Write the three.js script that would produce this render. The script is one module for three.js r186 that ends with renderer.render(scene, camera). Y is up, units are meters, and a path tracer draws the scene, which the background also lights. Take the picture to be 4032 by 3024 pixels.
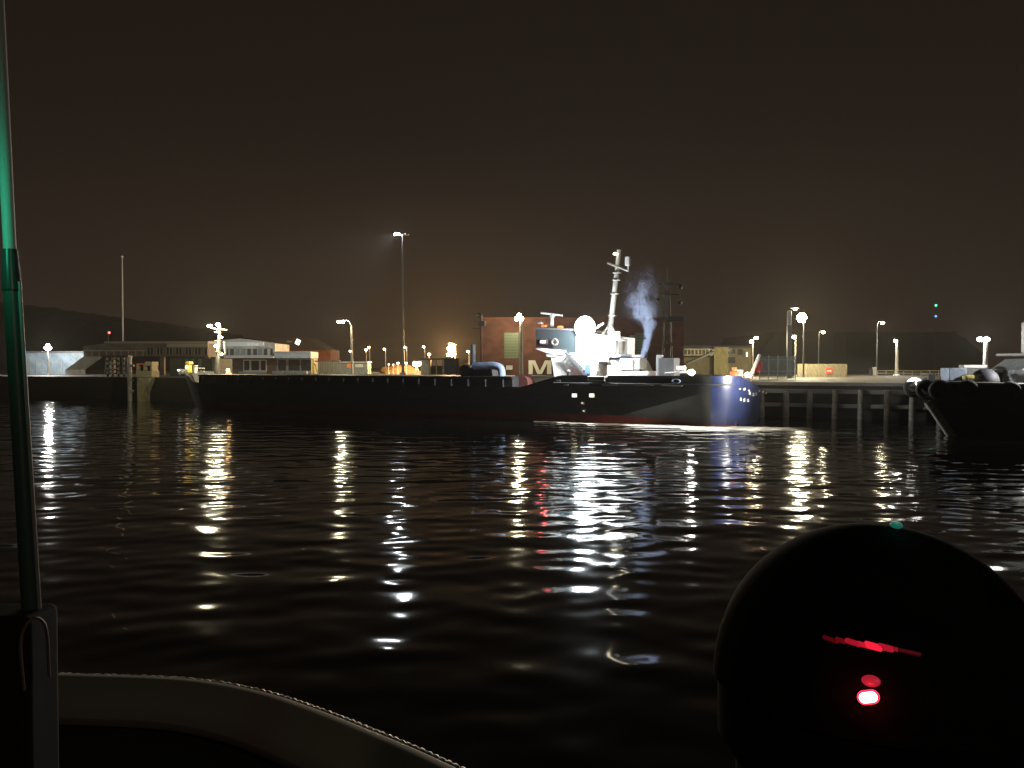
import * as THREE from 'three';
import { mergeGeometries } from 'three/addons/utils/BufferGeometryUtils.js';
import { RoundedBoxGeometry } from 'three/addons/geometries/RoundedBoxGeometry.js';
import { TextGeometry } from 'three/addons/geometries/TextGeometry.js';
import { FontLoader } from 'three/addons/loaders/FontLoader.js';
import { ImprovedNoise } from 'three/addons/math/ImprovedNoise.js';

// ---------------------------------------------------------------- camera, sky, exposure
const scene = new THREE.Scene();
const EYE = 4, FOCAL = 3383, CX = 2016, HY = 1440;           // eye 4 m over the water; lens in photograph pixels
const camera = new THREE.PerspectiveCamera(48.15, 4 / 3, 0.05, 3000);
camera.position.set(0, EYE, 0);
camera.rotation.x = -Math.atan(72 / FOCAL);
scene.add(camera);

const renderer = new THREE.WebGLRenderer({ antialias: true });
renderer.setSize(1024, 768);
renderer.toneMapping = THREE.LinearToneMapping;
renderer.toneMappingExposure = 2.2;
renderer.shadowMap.enabled = true;

{ // overcast night sky, brown from the town's lamps: a little lighter low down, the same all round
  const W = 64, H = 128, data = new Float32Array(W * H * 4);
  for (let j = 0; j < H; j++) {
    const e = ((j + 0.5) / H - 0.5) * 180;
    const k = Math.exp(-Math.max(0, e) / 11);
    const c = [0.0048 + 0.0046 * k, 0.0032 + 0.0027 * k, 0.0022 + 0.0020 * k];
    for (let i = 0; i < W; i++) { data.set([...c, 1], (j * W + i) * 4); }
  }
  const t = new THREE.DataTexture(data, W, H, THREE.RGBAFormat, THREE.FloatType);
  t.mapping = THREE.EquirectangularReflectionMapping; t.magFilter = THREE.LinearFilter; t.needsUpdate = true;
  scene.background = t; scene.environment = t;
}
scene.fog = new THREE.FogExp2(new THREE.Color(0.92, 0.87, 0.80), 0.00027);

// ---------------------------------------------------------------- helpers
let seed = 7;
const rnd = () => { seed = (seed * 1664525 + 1013904223) >>> 0; return seed / 4294967296; };
const rr = (a, b) => a + (b - a) * rnd();
const gauss = () => Math.sqrt(-2 * Math.log(rnd() + 1e-9)) * Math.cos(6.28318 * rnd());
const noise = new ImprovedNoise();
const V = (x, y, z) => new THREE.Vector3(x, y, z);
const used = {};
function numbered(n) { const k = used[n] = (used[n] ?? -1) + 1; return k ? `${n}_${String(k).padStart(3, '0')}` : n; }
const at = (px, py, d) => V((px - CX) / FOCAL * d, EYE - (py - HY) / FOCAL * d, -d);
const X = (px, d) => (px - CX) / FOCAL * d, Y = (py, d) => EYE - (py - HY) / FOCAL * d;
const QUAY = 2.65;                                            // quay deck over the water

function thing(name, label, category, base = [0, 0, 0], { turn = 0, group, kind } = {}) {
  const o = new THREE.Group(); o.name = numbered(name); o.position.set(...base); o.rotation.y = turn;
  o.userData = { label, category };
  if (group) o.userData.group = group;
  if (kind) { o.userData.kind = kind; delete o.userData.category; }
  scene.add(o); return o;
}
// part in the parent's own axes
function mk(parent, name, geo, mat, pos, rot) {
  const m = new THREE.Mesh(geo, mat); m.name = name; m.castShadow = m.receiveShadow = true;
  if (pos) m.position.set(...(pos.toArray ? pos.toArray() : pos));
  if (rot) m.rotation.set(...rot);
  parent.add(m); return m;
}
// part given in world metres, under an unturned thing
function wk(parent, name, geo, mat, pos = [0, 0, 0], rot) {
  const p = pos.toArray ? pos.toArray() : pos;
  const m = mk(parent, name, geo, mat, [p[0], p[1], p[2]], rot);
  m.position.sub(parent.position); return m;
}
const solo = (name, label, category, geo, mat, pos, extra = {}) => {
  const m = mk(scene, numbered(name), geo, mat, pos, extra.rot); m.userData = { label, category };
  if (extra.group) m.userData.group = extra.group;
  if (extra.kind) { m.userData.kind = extra.kind; delete m.userData.category; }
  return m;
};
const box = (w, h, d) => new THREE.BoxGeometry(w, h, d);
const rbox = (w, h, d, r = 0.03) => new RoundedBoxGeometry(w, h, d, 2, Math.min(r, w / 2.1, h / 2.1, d / 2.1));
function bx(x0, x1, y0, y1, z0, z1, r = 0) {                  // a box from its faces, geometry moved into place
  const g = r ? rbox(x1 - x0, y1 - y0, z1 - z0, r) : box(x1 - x0, y1 - y0, z1 - z0);
  return g.translate((x0 + x1) / 2, (y0 + y1) / 2, (z0 + z1) / 2);
}
const cyl = (r0, r1, h, n = 16) => new THREE.CylinderGeometry(r1, r0, h, n);
function bar(a, b, r0, r1 = r0, n = 10) {                     // a round bar between two points
  const d = b.clone().sub(a), g = cyl(r0, r1, d.length(), n);
  g.applyQuaternion(new THREE.Quaternion().setFromUnitVectors(V(0, 1, 0), d.clone().normalize()));
  return g.translate(...a.clone().add(b).multiplyScalar(0.5).toArray());
}
const tube = (pts, r, seg = 40, n = 10, closed = false) => new THREE.TubeGeometry(new THREE.CatmullRomCurve3(pts, closed), seg, r, n, closed);
const merge = (list) => mergeGeometries(list.map((g) => (g.index ? g.toNonIndexed() : g)).map((g) => { for (const k of Object.keys(g.attributes)) if (!['position', 'normal', 'uv'].includes(k)) g.deleteAttribute(k); return g; }));
function extrude(points, depth, bevel = 0) {
  const s = new THREE.Shape(points.map(([x, y]) => new THREE.Vector2(x, y)));
  return new THREE.ExtrudeGeometry(s, { depth, bevelEnabled: bevel > 0, bevelSize: bevel, bevelThickness: bevel, bevelSegments: 2, steps: 1 });
}

// textures: weathering (patches and grain) used as colour on many materials, at different scales
function noiseTexture(size, f) {
  const d = new Uint8Array(size * size * 4);
  for (let j = 0; j < size; j++) for (let i = 0; i < size; i++) {
    const v = f(i / size, j / size), o = (j * size + i) * 4;
    d[o] = Math.max(0, Math.min(255, v[0] * 255)); d[o + 1] = Math.max(0, Math.min(255, v[1] * 255)); d[o + 2] = Math.max(0, Math.min(255, v[2] * 255)); d[o + 3] = 255;
  }
  const t = new THREE.DataTexture(d, size, size); t.magFilter = THREE.LinearFilter; t.wrapS = t.wrapT = THREE.RepeatWrapping; t.needsUpdate = true; return t;
}
const tileN = (u, v, f, z) => { // noise that repeats
  const a = (x, y) => noise.noise(x * f, y * f, z);
  return (a(u, v) * (1 - u) + a(u - 1, v) * u) * (1 - v) + (a(u, v - 1) * (1 - u) + a(u - 1, v - 1) * u) * v;
};
const weather = noiseTexture(256, (u, v) => {
  const k = 0.82 + 0.22 * tileN(u, v, 5, 1.3) + 0.14 * tileN(u, v, 17, 4.1) + 0.10 * (rnd() - 0.5); return [k, k * 0.99, k * 0.97];
});
weather.colorSpace = THREE.SRGBColorSpace;
const streaks = noiseTexture(256, (u, v) => { // runs of rust and salt down steel plating
  const s = Math.max(0, tileN(u, v * 0.12, 24, 2.2) * 1.4 - 0.12) + Math.max(0, tileN(u, v, 7, 8.8) - 0.25);
  const k = 0.86 + 0.2 * tileN(u, v, 9, 5.1) + 0.06 * (rnd() - 0.5); return [k + s * 0.28, k + s * 0.02, k - s * 0.16];
});
streaks.colorSpace = THREE.SRGBColorSpace;
const masonry = noiseTexture(256, (u, v) => {
  const k = 0.8 + 0.25 * tileN(u, v, 6, 3.3) + 0.3 * (rnd() - 0.5) * 0.6 + ((v * 64) % 1 < 0.16 ? 0.08 : 0); return [k, k * 0.98, k * 0.95];
});
masonry.colorSpace = THREE.SRGBColorSpace;
const rep = (t, x, y) => { const c = t.clone(); c.repeat.set(x, y); c.needsUpdate = true; return c; };
function mat(r, g, b, rough = 0.8, o = {}) {
  const m = new (o.physical ? THREE.MeshPhysicalMaterial : THREE.MeshStandardMaterial)();
  m.color.setRGB(r, g, b); m.roughness = rough; m.metalness = o.metal ?? 0; m.side = THREE.DoubleSide;
  for (const k of ['map', 'bumpMap', 'bumpScale', 'clearcoat', 'clearcoatRoughness', 'transparent', 'opacity', 'transmission', 'ior', 'thickness', 'specularIntensity']) if (o[k] !== undefined) m[k] = o[k];
  return m;
}
const glow = (r, g, b, k) => { const m = mat(0.6, 0.6, 0.6, 0.4); m.emissive.setRGB(r, g, b); m.emissiveIntensity = k; return m; };

const M = {
  concrete: mat(0.27, 0.25, 0.22, 0.9, { map: rep(weather, 2, 2) }),
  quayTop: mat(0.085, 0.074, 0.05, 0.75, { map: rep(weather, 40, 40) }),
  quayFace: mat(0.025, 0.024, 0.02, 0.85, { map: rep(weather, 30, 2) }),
  coping: mat(0.34, 0.32, 0.28, 0.8, { map: rep(weather, 40, 1) }),
  timber: mat(0.3, 0.29, 0.25, 0.85, { map: rep(weather, 1, 3) }),
  brick: mat(0.135, 0.05, 0.03, 0.9, { map: rep(masonry, 5, 2) }),
  brickDark: mat(0.17, 0.06, 0.035, 0.9, { map: rep(masonry, 4, 1) }),
  white: mat(0.72, 0.72, 0.70, 0.5, { map: rep(weather, 1, 1) }),
  whiteShip: mat(0.78, 0.79, 0.79, 0.38, { map: rep(weather, 1, 1) }),
  cream: mat(0.5, 0.45, 0.3, 0.8, { map: rep(weather, 3, 2) }),
  grey: mat(0.3, 0.3, 0.3, 0.6, { map: rep(weather, 2, 2) }),
  darkGrey: mat(0.09, 0.09, 0.095, 0.6, { map: rep(weather, 2, 2) }),
  black: mat(0.016, 0.016, 0.018, 0.6),
  rubber: mat(0.018, 0.018, 0.018, 0.75),
  steel: mat(0.33, 0.33, 0.33, 0.45, { metal: 0.6 }),
  galv: mat(0.5, 0.49, 0.45, 0.55, { map: rep(weather, 1, 2) }),
  darkSteel: mat(0.05, 0.05, 0.05, 0.5),
  roof: mat(0.03, 0.03, 0.032, 0.85, { map: rep(weather, 4, 2) }),
  shed: mat(0.035, 0.035, 0.035, 0.8, { map: rep(weather, 6, 2) }),
  glassDark: mat(0.02, 0.024, 0.028, 0.12),
  glassGreen: mat(0.12, 0.16, 0.13, 0.2),
  blue: mat(0.10, 0.18, 0.42, 0.5, { map: rep(weather, 1, 1) }),
  paleBlue: mat(0.33, 0.42, 0.62, 0.5, { map: rep(weather, 1, 1) }),
  red: mat(0.45, 0.045, 0.03, 0.6),
  orange: mat(0.62, 0.13, 0.03, 0.6),
  yellow: mat(0.45, 0.38, 0.06, 0.6),
  hull: mat(0.045, 0.047, 0.045, 0.5, { map: rep(streaks, 0.12, 0.3) }),
  boot: mat(0.17, 0.02, 0.01, 0.55, { map: rep(streaks, 0.12, 0.3) }),
  stern: mat(0.034, 0.05, 0.15, 0.33, { physical: true, clearcoat: 1, clearcoatRoughness: 0.22, map: rep(weather, 0.3, 0.3) }),
  hatch: mat(0.03, 0.03, 0.033, 0.6, { map: rep(streaks, 2, 1) }),
  mastGrey: mat(0.16, 0.155, 0.14, 0.55, { map: rep(weather, 1, 3) }),
  redBrown: mat(0.16, 0.045, 0.035, 0.7, { map: rep(weather, 1, 1) }),
};
const COL = { white: [1, 0.97, 0.9], cool: [0.86, 0.95, 1], warm: [1, 0.86, 0.55], yellow: [1, 0.9, 0.58], orange: [1, 0.5, 0.16], sodium: [1, 0.62, 0.26] };
const lens = (r, g, b, k) => { const m = mat(0.08, 0.008, 0.01, 0.4); m.emissive.setRGB(r, g, b); m.emissiveIntensity = k; return m; };
const glowOf = {};
const bulbMat = (col, k) => glowOf[col + k] ??= glow(...COL[col], k);

// a lamp head: glowing bulb with a light of the same size in it
function lampLight(parent, pos, col, I, r, { k = 25, flat = 0.7, name = 'bulb' } = {}) {
  r = Math.min(r, 0.235);
  const b = mk(parent, name, new THREE.SphereGeometry(r, 16, 10).scale(1, flat, 1), bulbMat(col, k), pos);
  let turn = 0; for (let p = parent; p; p = p.parent) turn += p.rotation.y; b.rotation.y = -turn;
  const l = new THREE.PointLight(new THREE.Color().setRGB(...COL[col]), I, 0, 2);
  l.position.copy(b.position); l.castShadow = true; l.shadow.radius = Math.max(1, r * flat * 0.9 / 0.02); l.name = 'lamp_light';
  parent.add(l); return b;
}
// street lamp: post (tapered), arm, hood, bulb
const RING = { 1: [[0, 0]], 2: [[-0.24, 0], [0.24, 0]], 3: [[-0.25, -0.1], [0.25, -0.1], [0, 0.26]], 5: [[0, 0], [-0.42, 0], [0.42, 0], [0, 0.42], [0, -0.42]], 7: [[0, 0], [0.34, 0], [-0.34, 0], [0.17, 0.3], [-0.17, 0.3], [0.17, -0.3], [-0.17, -0.3]] };  // bulb layouts; added bulbs imitate lens bloom round the brightest lamps
function streetLamp(label, { bulbs = 1, px, py, d, post, col = 'warm', I = 60, r = 0.2, w = 0.09, m = M.galv, base = QUAY, group = 'lamps along the quay', top, name = 'street_lamp', k = 25, hood = true, arm = true }) {
  const p = at(px, py, d), bxp = X(post ?? px, d), tY = top ? Y(top, d) : p.y + 0.12;
  const t = thing(name, label, 'street lamp', [bxp, base, -d], { group });
  mk(t, 'post', cyl(w, w * 0.62, tY - base, 12), m, [0, (tY - base) / 2, 0]);
  mk(t, 'foot', cyl(w * 2.1, w * 1.4, 0.25, 12), m, [0, 0.125, 0]);
  const h = V(p.x - bxp, p.y - base, 0);
  if (arm && Math.abs(h.x) > 0.12) mk(t, 'arm', tube([V(0, tY - base - 0.05, 0), V(h.x * 0.35, Math.max(tY - base, h.y + 0.18) + 0.03, 0), V(h.x, h.y + 0.19, 0)], w * 0.4, 12, 8), m);
  if (hood) mk(t, 'hood', rbox(r * 2.4, 0.12, r * 2, 0.05), M.darkSteel, [h.x, h.y + r * 0.62 + 0.07, 0]);
  for (const [a, b] of RING[bulbs]) lampLight(t, V(h.x + a, h.y + b, 0), col, I / bulbs, r, { k, flat: bulbs > 2 ? 1 : 0.7 });
  return t;
}

// ---------------------------------------------------------------- water
function waveTexture(size, metres, lmin, lmax, n, slope, sd) {
  seed = sd;
  const waves = [];
  for (let i = 0; i < n; i++) {
    const l = lmin * Math.pow(lmax / lmin, rnd()), th = gauss() * 0.58, K = metres / l;
    let kx = Math.round(Math.sin(th) * K), ky = Math.round(Math.cos(th) * K * (rnd() < 0.8 ? 1 : -1));
    if (!kx && !ky) ky = 1;
    waves.push([kx, ky, rnd() * 6.283, Math.hypot(kx, ky)]);
  }
  const a = slope * Math.sqrt(2 / n), d = new Float32Array(size * size * 4), T = 6.2831853;
  for (const [kx, ky, ph, kk] of waves) {
    const cx = new Float64Array(size), sx = new Float64Array(size);
    for (let i = 0; i < size; i++) { cx[i] = Math.cos(T * kx * i / size + ph); sx[i] = Math.sin(T * kx * i / size + ph); }
    for (let j = 0; j < size; j++) {
      const cy = Math.cos(T * ky * j / size), sy = Math.sin(T * ky * j / size);
      for (let i = 0; i < size; i++) { const c = (cx[i] * cy - sx[i] * sy) * a / kk, o = (j * size + i) * 4; d[o] += c * kx; d[o + 1] += c * ky; }
    }
  }
  for (let o = 0; o < d.length; o += 4) {
    const x = d[o], y = d[o + 1], q = 1 / Math.hypot(x, y, 1);
    d[o] = 0.5 - 0.5 * x * q; d[o + 1] = 0.5 - 0.5 * y * q; d[o + 2] = 0.5 + 0.5 * q; d[o + 3] = 1;
  }
  const t = new THREE.DataTexture(d, size, size, THREE.RGBAFormat, THREE.FloatType);
  t.magFilter = THREE.LinearFilter; t.wrapS = t.wrapT = THREE.RepeatWrapping; t.needsUpdate = true; return t;
}
{
  const g = new THREE.PlaneGeometry(1600, 1600).rotateX(-Math.PI / 2), uv = g.attributes.uv;
  for (let i = 0; i < uv.count; i++) uv.setXY(i, uv.getX(i) * 1600, uv.getY(i) * 1600);
  const m = new THREE.MeshPhysicalMaterial(); m.color.setRGB(0.003, 0.003, 0.0024); m.roughness = 0.06; m.ior = 1.33; m.specularIntensity = 0.9;
  m.normalMap = waveTexture(1024, 23, 0.6, 3.6, 70, 0.037, 41); m.normalMap.repeat.set(1 / 23, 1 / 23);
  solo('water', 'dark rippled harbour water with long lamp reflections', 'water', g, m, [0, 0, 0], { kind: 'structure' });
}

// ---------------------------------------------------------------- quay and ground
const edgeD = (px) => 78.2 / (1 + 0.4965 * (px - CX) / FOCAL);    // distance of the quay edge along a line of sight
{
  const e = (x) => -78.2 + 0.4965 * x;
  const s = new THREE.Shape([[-420, e(-420)], [110, e(110)], [420, e(110)], [420, -620], [-420, -620]].map(([x, z]) => new THREE.Vector2(x, -z)));
  const g = new THREE.ExtrudeGeometry(s, { depth: 4, bevelEnabled: false }).rotateX(-Math.PI / 2);
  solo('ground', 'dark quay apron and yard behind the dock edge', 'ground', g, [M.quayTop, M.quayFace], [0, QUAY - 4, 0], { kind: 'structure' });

  const turn = -Math.atan(0.4965);
  const q = thing('quay_wall', 'timber fendering along the dock wall, piles and long walings', 'wall', [26, 0, e(26)], { turn, kind: 'structure' });
  mk(q, 'coping', rbox(60, 0.28, 0.7, 0.05), M.coping, [0, QUAY - 0.06, -0.1]);
  for (const [y, h] of [[2.02, 0.34], [0.95, 0.3]]) mk(q, 'waling', rbox(60, h, 0.3, 0.04), M.timber, [0, y, 0.45]);
  for (let i = 0; i < 26; i++) { const x = -28 + i * 1.78 + rr(-0.1, 0.1); mk(q, 'pile', cyl(0.23, 0.21, 2.9, 12), M.timber, [x, 0.72 + rr(-0.05, 0.05), 0.82], [rr(-0.01, 0.01), 0, rr(-0.015, 0.015)]); }
}
{ // wooded hill on the left
  const n = 160, pos = [], idx = [], d = 330;
  const top = (px) => { const t = (px + 500) / 1700; return 1195 - 10 * Math.sin(t * 9) + 150 * Math.pow(Math.max(0, t - 0.28) / 0.6, 1.6); };
  for (let i = 0; i <= n; i++) {
    const px = -900 + i * (2100 / n), y = Y(Math.min(1435, top(px) + 7 * noise.noise(px * 0.03, 1, 2) + 4 * noise.noise(px * 0.11, 5, 2)), d), x = X(px, d);
    for (let j = 0; j <= 8; j++) {
      const f = j / 8; pos.push(x, QUAY + (y - QUAY) * Math.sin(f * 1.5708) + 1.2 * noise.noise(px * 0.05, f * 9, 3) * f, -d + 70 - f * 70);
      if (i < n && j < 8) { const a = i * 9 + j; idx.push(a, a + 9, a + 1, a + 1, a + 9, a + 10); }
    }
  }
  const g = new THREE.BufferGeometry(); g.setAttribute('position', new THREE.Float32BufferAttribute(pos, 3)); g.setIndex(idx); g.computeVertexNormals();
  solo('hill', 'dark wooded hill rising behind the terminal', 'hill', g, mat(0.018, 0.02, 0.014, 1), [0, 0, 0], { kind: 'structure' });
}

// ---------------------------------------------------------------- the ship (bow to the left, stern to the right)
const SHIP_TURN = -0.517, AX = [Math.cos(SHIP_TURN), -Math.sin(SHIP_TURN)], AZ = [Math.sin(SHIP_TURN), Math.cos(SHIP_TURN)];
const SO = [16.5, -59.2];                        // stern, centre line
const HB = 5;
const ship = thing('coaster', 'dark hulled coastal cargo ship with blue stern and floodlit white bridge', 'ship', [SO[0], 0, SO[1]], { turn: SHIP_TURN });
function sh(px, py, lz) {                                     // ship's own axes for a line of sight and a distance off the centre line
  const u = (px - CX) / FOCAL, t = (lz + SO[0] * AZ[0] + SO[1] * AZ[1]) / (u * AZ[0] - AZ[1]);
  const wx = u * t - SO[0], wz = -t - SO[1];
  return V(wx * AX[0] + wz * AX[1], EYE - (py - HY) / FOCAL * t, lz);
}
const sx = (px, lz) => sh(px, 0, lz).x, sy = (px, py, lz) => sh(px, py, lz).y;
const S = { dipA: sx(2019, HB), dipB: sx(2052, HB), aft: sx(2205, HB), runA: sx(2330, HB), bow: sx(735, HB * 0.4), stern: 0 };
const lerp = THREE.MathUtils.lerp, sst = THREE.MathUtils.smoothstep;
const TOP = { fore: 2.45, aft: sy(2500, 1479, HB) };
function topOf(s) {
  const bow = S.bow;
  if (s < bow + 2.4) return lerp(sy(700, 1462, 2), sy(760, 1480, 3), sst(s, bow + 1.2, bow + 2.4));
  if (s < bow + 3.6) return lerp(sy(760, 1480, 3), TOP.fore, sst(s, bow + 2.4, bow + 3.6));
  if (s < S.dipB) return TOP.fore;
  return lerp(TOP.fore, TOP.aft, THREE.MathUtils.clamp((s - S.dipB) / (S.aft - S.dipB), 0, 1));
}
const bootOf = (s) => lerp(0.62, 0.14, sst(s, S.runA + 1, -0.5));
const RC = 2.0, BLUE = 1.35;
const knuckle = (s) => Math.max(bootOf(s), Math.min(topOf(s), 2.75 * Math.max(0, (s - S.runA) / (0 - S.runA))));
function breadth(s, h) {
  const f = Math.min(1, Math.max(0, (s - S.bow) / 7.5));
  let b = HB * Math.pow(1 - Math.pow(1 - f, 2.2), 0.62);
  b *= lerp(lerp(0.72, 1, f), 1, Math.min(1, Math.max(0, h / 3)));
  const k = 2.75 * Math.max(0, (s - S.runA) / (0 - S.runA));
  b -= Math.max(0, k - Math.max(h, -0.6)) * lerp(0.5, 0.14, sst(s, -4.5, -0.8));
  if (s > -RC) b -= RC - Math.sqrt(Math.max(0, RC * RC - (s + RC) ** 2));
  return Math.max(0.05, b);
}
const rake = (s, h) => { const f = Math.max(0, 1 - (s - S.bow) / 5); return -0.48 * (h + 0.2) * f * f + (s > -2 ? 0.06 * (h - 3) : 0); };
function loft(s0, s1, n, rows, lo, hi, side) {
  const pos = [], uv = [], idx = [];
  for (let i = 0; i <= n; i++) {
    const f = i / n, s = s0 + (s1 - s0) * f, a = lo(s), b = hi(s);
    for (let j = 0; j <= rows; j++) {
      const h = a + (b - a) * j / rows;
      pos.push(s + rake(s, h), h, side * breadth(s, h)); uv.push(s, h);
      if (i < n && j < rows) { const c = i * (rows + 1) + j, e = c + rows + 1; side > 0 ? idx.push(c, e, c + 1, c + 1, e, e + 1) : idx.push(c, c + 1, e, c + 1, e + 1, e); }
    }
  }
  const g = new THREE.BufferGeometry(); g.setAttribute('position', new THREE.Float32BufferAttribute(pos, 3)); g.setAttribute('uv', new THREE.Float32BufferAttribute(uv, 2)); g.setIndex(idx); g.computeVertexNormals(); return g;
}
const starTop = (s) => s > -4 ? lerp(topOf(s), 2.35, sst(s, -4, -0.8)) : topOf(s);
mk(ship, 'run_plating', loft(S.runA, -BLUE, 60, 8, bootOf, knuckle, 1), M.hull);
mk(ship, 'hull', merge([loft(S.bow, -BLUE, 150, 16, knuckle, topOf, 1), loft(S.bow, -BLUE, 150, 10, bootOf, starTop, -1)]), M.hull);
mk(ship, 'boot_topping', merge([loft(S.bow, -0.02, 150, 4, () => -1, bootOf, 1), loft(S.bow, -0.02, 150, 4, () => -1, bootOf, -1)]), M.boot).userData.label = 'red paint band along the waterline';
{ // blue stern: both quarters and the transom
  const tr = (() => {
    const pos = [], uv = [], idx = [], n = 30, rows = 16;
    for (let i = 0; i <= n; i++) for (let j = 0; j <= rows; j++) {
      const q = 1 - 2 * i / n, lzTop = q * breadth(0, 3), T = lerp(2.35, TOP.aft, Math.pow((q + 1) / 2, 1.0)), h = -1 + (T + 1) * j / rows;
      pos.push(rake(0, h), h, q * breadth(0, h)); uv.push(q * 4, h);
      if (i < n && j < rows) { const c = i * (rows + 1) + j, e = c + rows + 1; idx.push(c, e, c + 1, c + 1, e, e + 1); }
    }
    const g = new THREE.BufferGeometry(); g.setAttribute('position', new THREE.Float32BufferAttribute(pos, 3)); g.setAttribute('uv', new THREE.Float32BufferAttribute(uv, 2)); g.setIndex(idx); g.computeVertexNormals(); return g;
  })();
  const st = mk(ship, 'stern_plating', merge([loft(-BLUE, 0, 24, 16, bootOf, topOf, 1), loft(-BLUE, 0, 24, 16, bootOf, starTop, -1), tr]), M.stern);
  st.userData.label = 'glossy blue rounded stern with white lettering';
  // name and port in worn white paint: strokes too smeared to read, each a thin plate on the transom
  const yaw = Math.PI / 2;
  const stroke = (px, py, w, h, tilt = 0) => { // find the plate's place on the transom
    let lz = 0; for (let k = 0; k < 30; k++) { const p = sh(px, py, lz); lz += (p.x - rake(0, p.y)) * -1.1 * 0.5; lz = Math.max(-4.6, Math.min(4.6, lz)); }
    const p = sh(px, py, lz);
    mk(st, 'letter_stroke', box(w, h, 0.02), M.white, [rake(0, p.y) + 0.012, p.y, lz], [tilt, yaw, 0]);
  };
  for (const [px, py, w, h, t] of [[2912, 1531, 0.5, 0.1, 0], [2930, 1533, 0.55, 0.14, 0.1], [2948, 1538, 0.4, 0.12, -0.1], [2952, 1549, 0.5, 0.2, 0], [2966, 1553, 0.5, 0.22, 0.1], [2977, 1551, 0.4, 0.2, 0], [2990, 1539, 0.45, 0.13, 0], [3004, 1543, 0.5, 0.14, 0.1], [3017, 1547, 0.4, 0.14, 0],
    [2916, 1572, 0.42, 0.2, 0], [2930, 1575, 0.5, 0.22, 0.1], [2945, 1577, 0.5, 0.2, 0]]) stroke(px, py, w, h, t);
}
{ // rubbing strake, decks, coaming, hatches
  const strake = []; for (let i = 0; i <= 60; i++) { const s = lerp(S.aft - 0.5, -0.15, i / 60), h = TOP.aft - 0.56; strake.push(V(s + rake(s, h), h, breadth(s, h) + 0.05)); }
  mk(ship, 'rubbing_strake', tube(strake, 0.06, 120, 8), M.darkSteel);
  const deck = (s0, s1, h, m, name) => { const P = []; const n = 40; for (let i = 0; i <= n; i++) { const s = lerp(s0, s1, i / n); P.push([s + rake(s, h), -(breadth(s, h) - 0.06)]); } for (let i = n; i >= 0; i--) { const s = lerp(s0, s1, i / n); P.push([s + rake(s, h), breadth(s, h) - 0.06]); } const g = extrude(P, 0.08).rotateX(-Math.PI / 2); mk(ship, name, g, m, [0, h - 0.08, 0]); };
  deck(S.bow + 0.3, S.dipA, 1.95, M.darkGrey, 'main_deck');
  deck(S.dipA, -0.1, 2.05, M.redBrown, 'aft_deck');
  const c0 = sx(782, 4.1), c1 = sx(2019, 4.1), ct = sy(1400, 1479, 4.1);
  const co = mk(ship, 'hatch_coaming', bx(c0, c1, 1.95, ct - 0.12, -4.1, 4.1, 0.06), M.hatch);
  for (let i = 0; i < 22; i++) { const x = lerp(c0, c1, (i + 0.5) / 22); mk(co, 'stay', box(0.09, ct - 2.2, 0.3), M.hatch, [x, (1.95 + ct) / 2 - 0.08, 4.22]); }
  const n = 9; for (let i = 0; i < n; i++) mk(ship, 'hatch_cover', bx(lerp(c0, c1, i / n) + 0.03, lerp(c0, c1, (i + 1) / n) - 0.03, ct - 0.12, ct + rr(0, 0.03), -4.2, 4.2, 0.04), M.hatch);
  // break of the raised aft part, with a winch in the gap
  mk(ship, 'aft_bulkhead', bx(S.aft - 0.05, S.aft + 0.1, 2.05, 2.95, -4.6, 4.0), M.redBrown);
  const wn = sh(2060, 1505, 2.6); mk(ship, 'mooring_winch', cyl(0.55, 0.55, 1.1, 24).rotateX(Math.PI / 2), M.redBrown, [wn.x, wn.y - 0.1, 2.6]);
  for (const o of [-0.55, 0.55]) mk(ship, 'winch_flange', cyl(0.72, 0.72, 0.08, 28).rotateX(Math.PI / 2), M.redBrown, [wn.x, wn.y - 0.1, 2.6 + o]);
}
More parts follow.
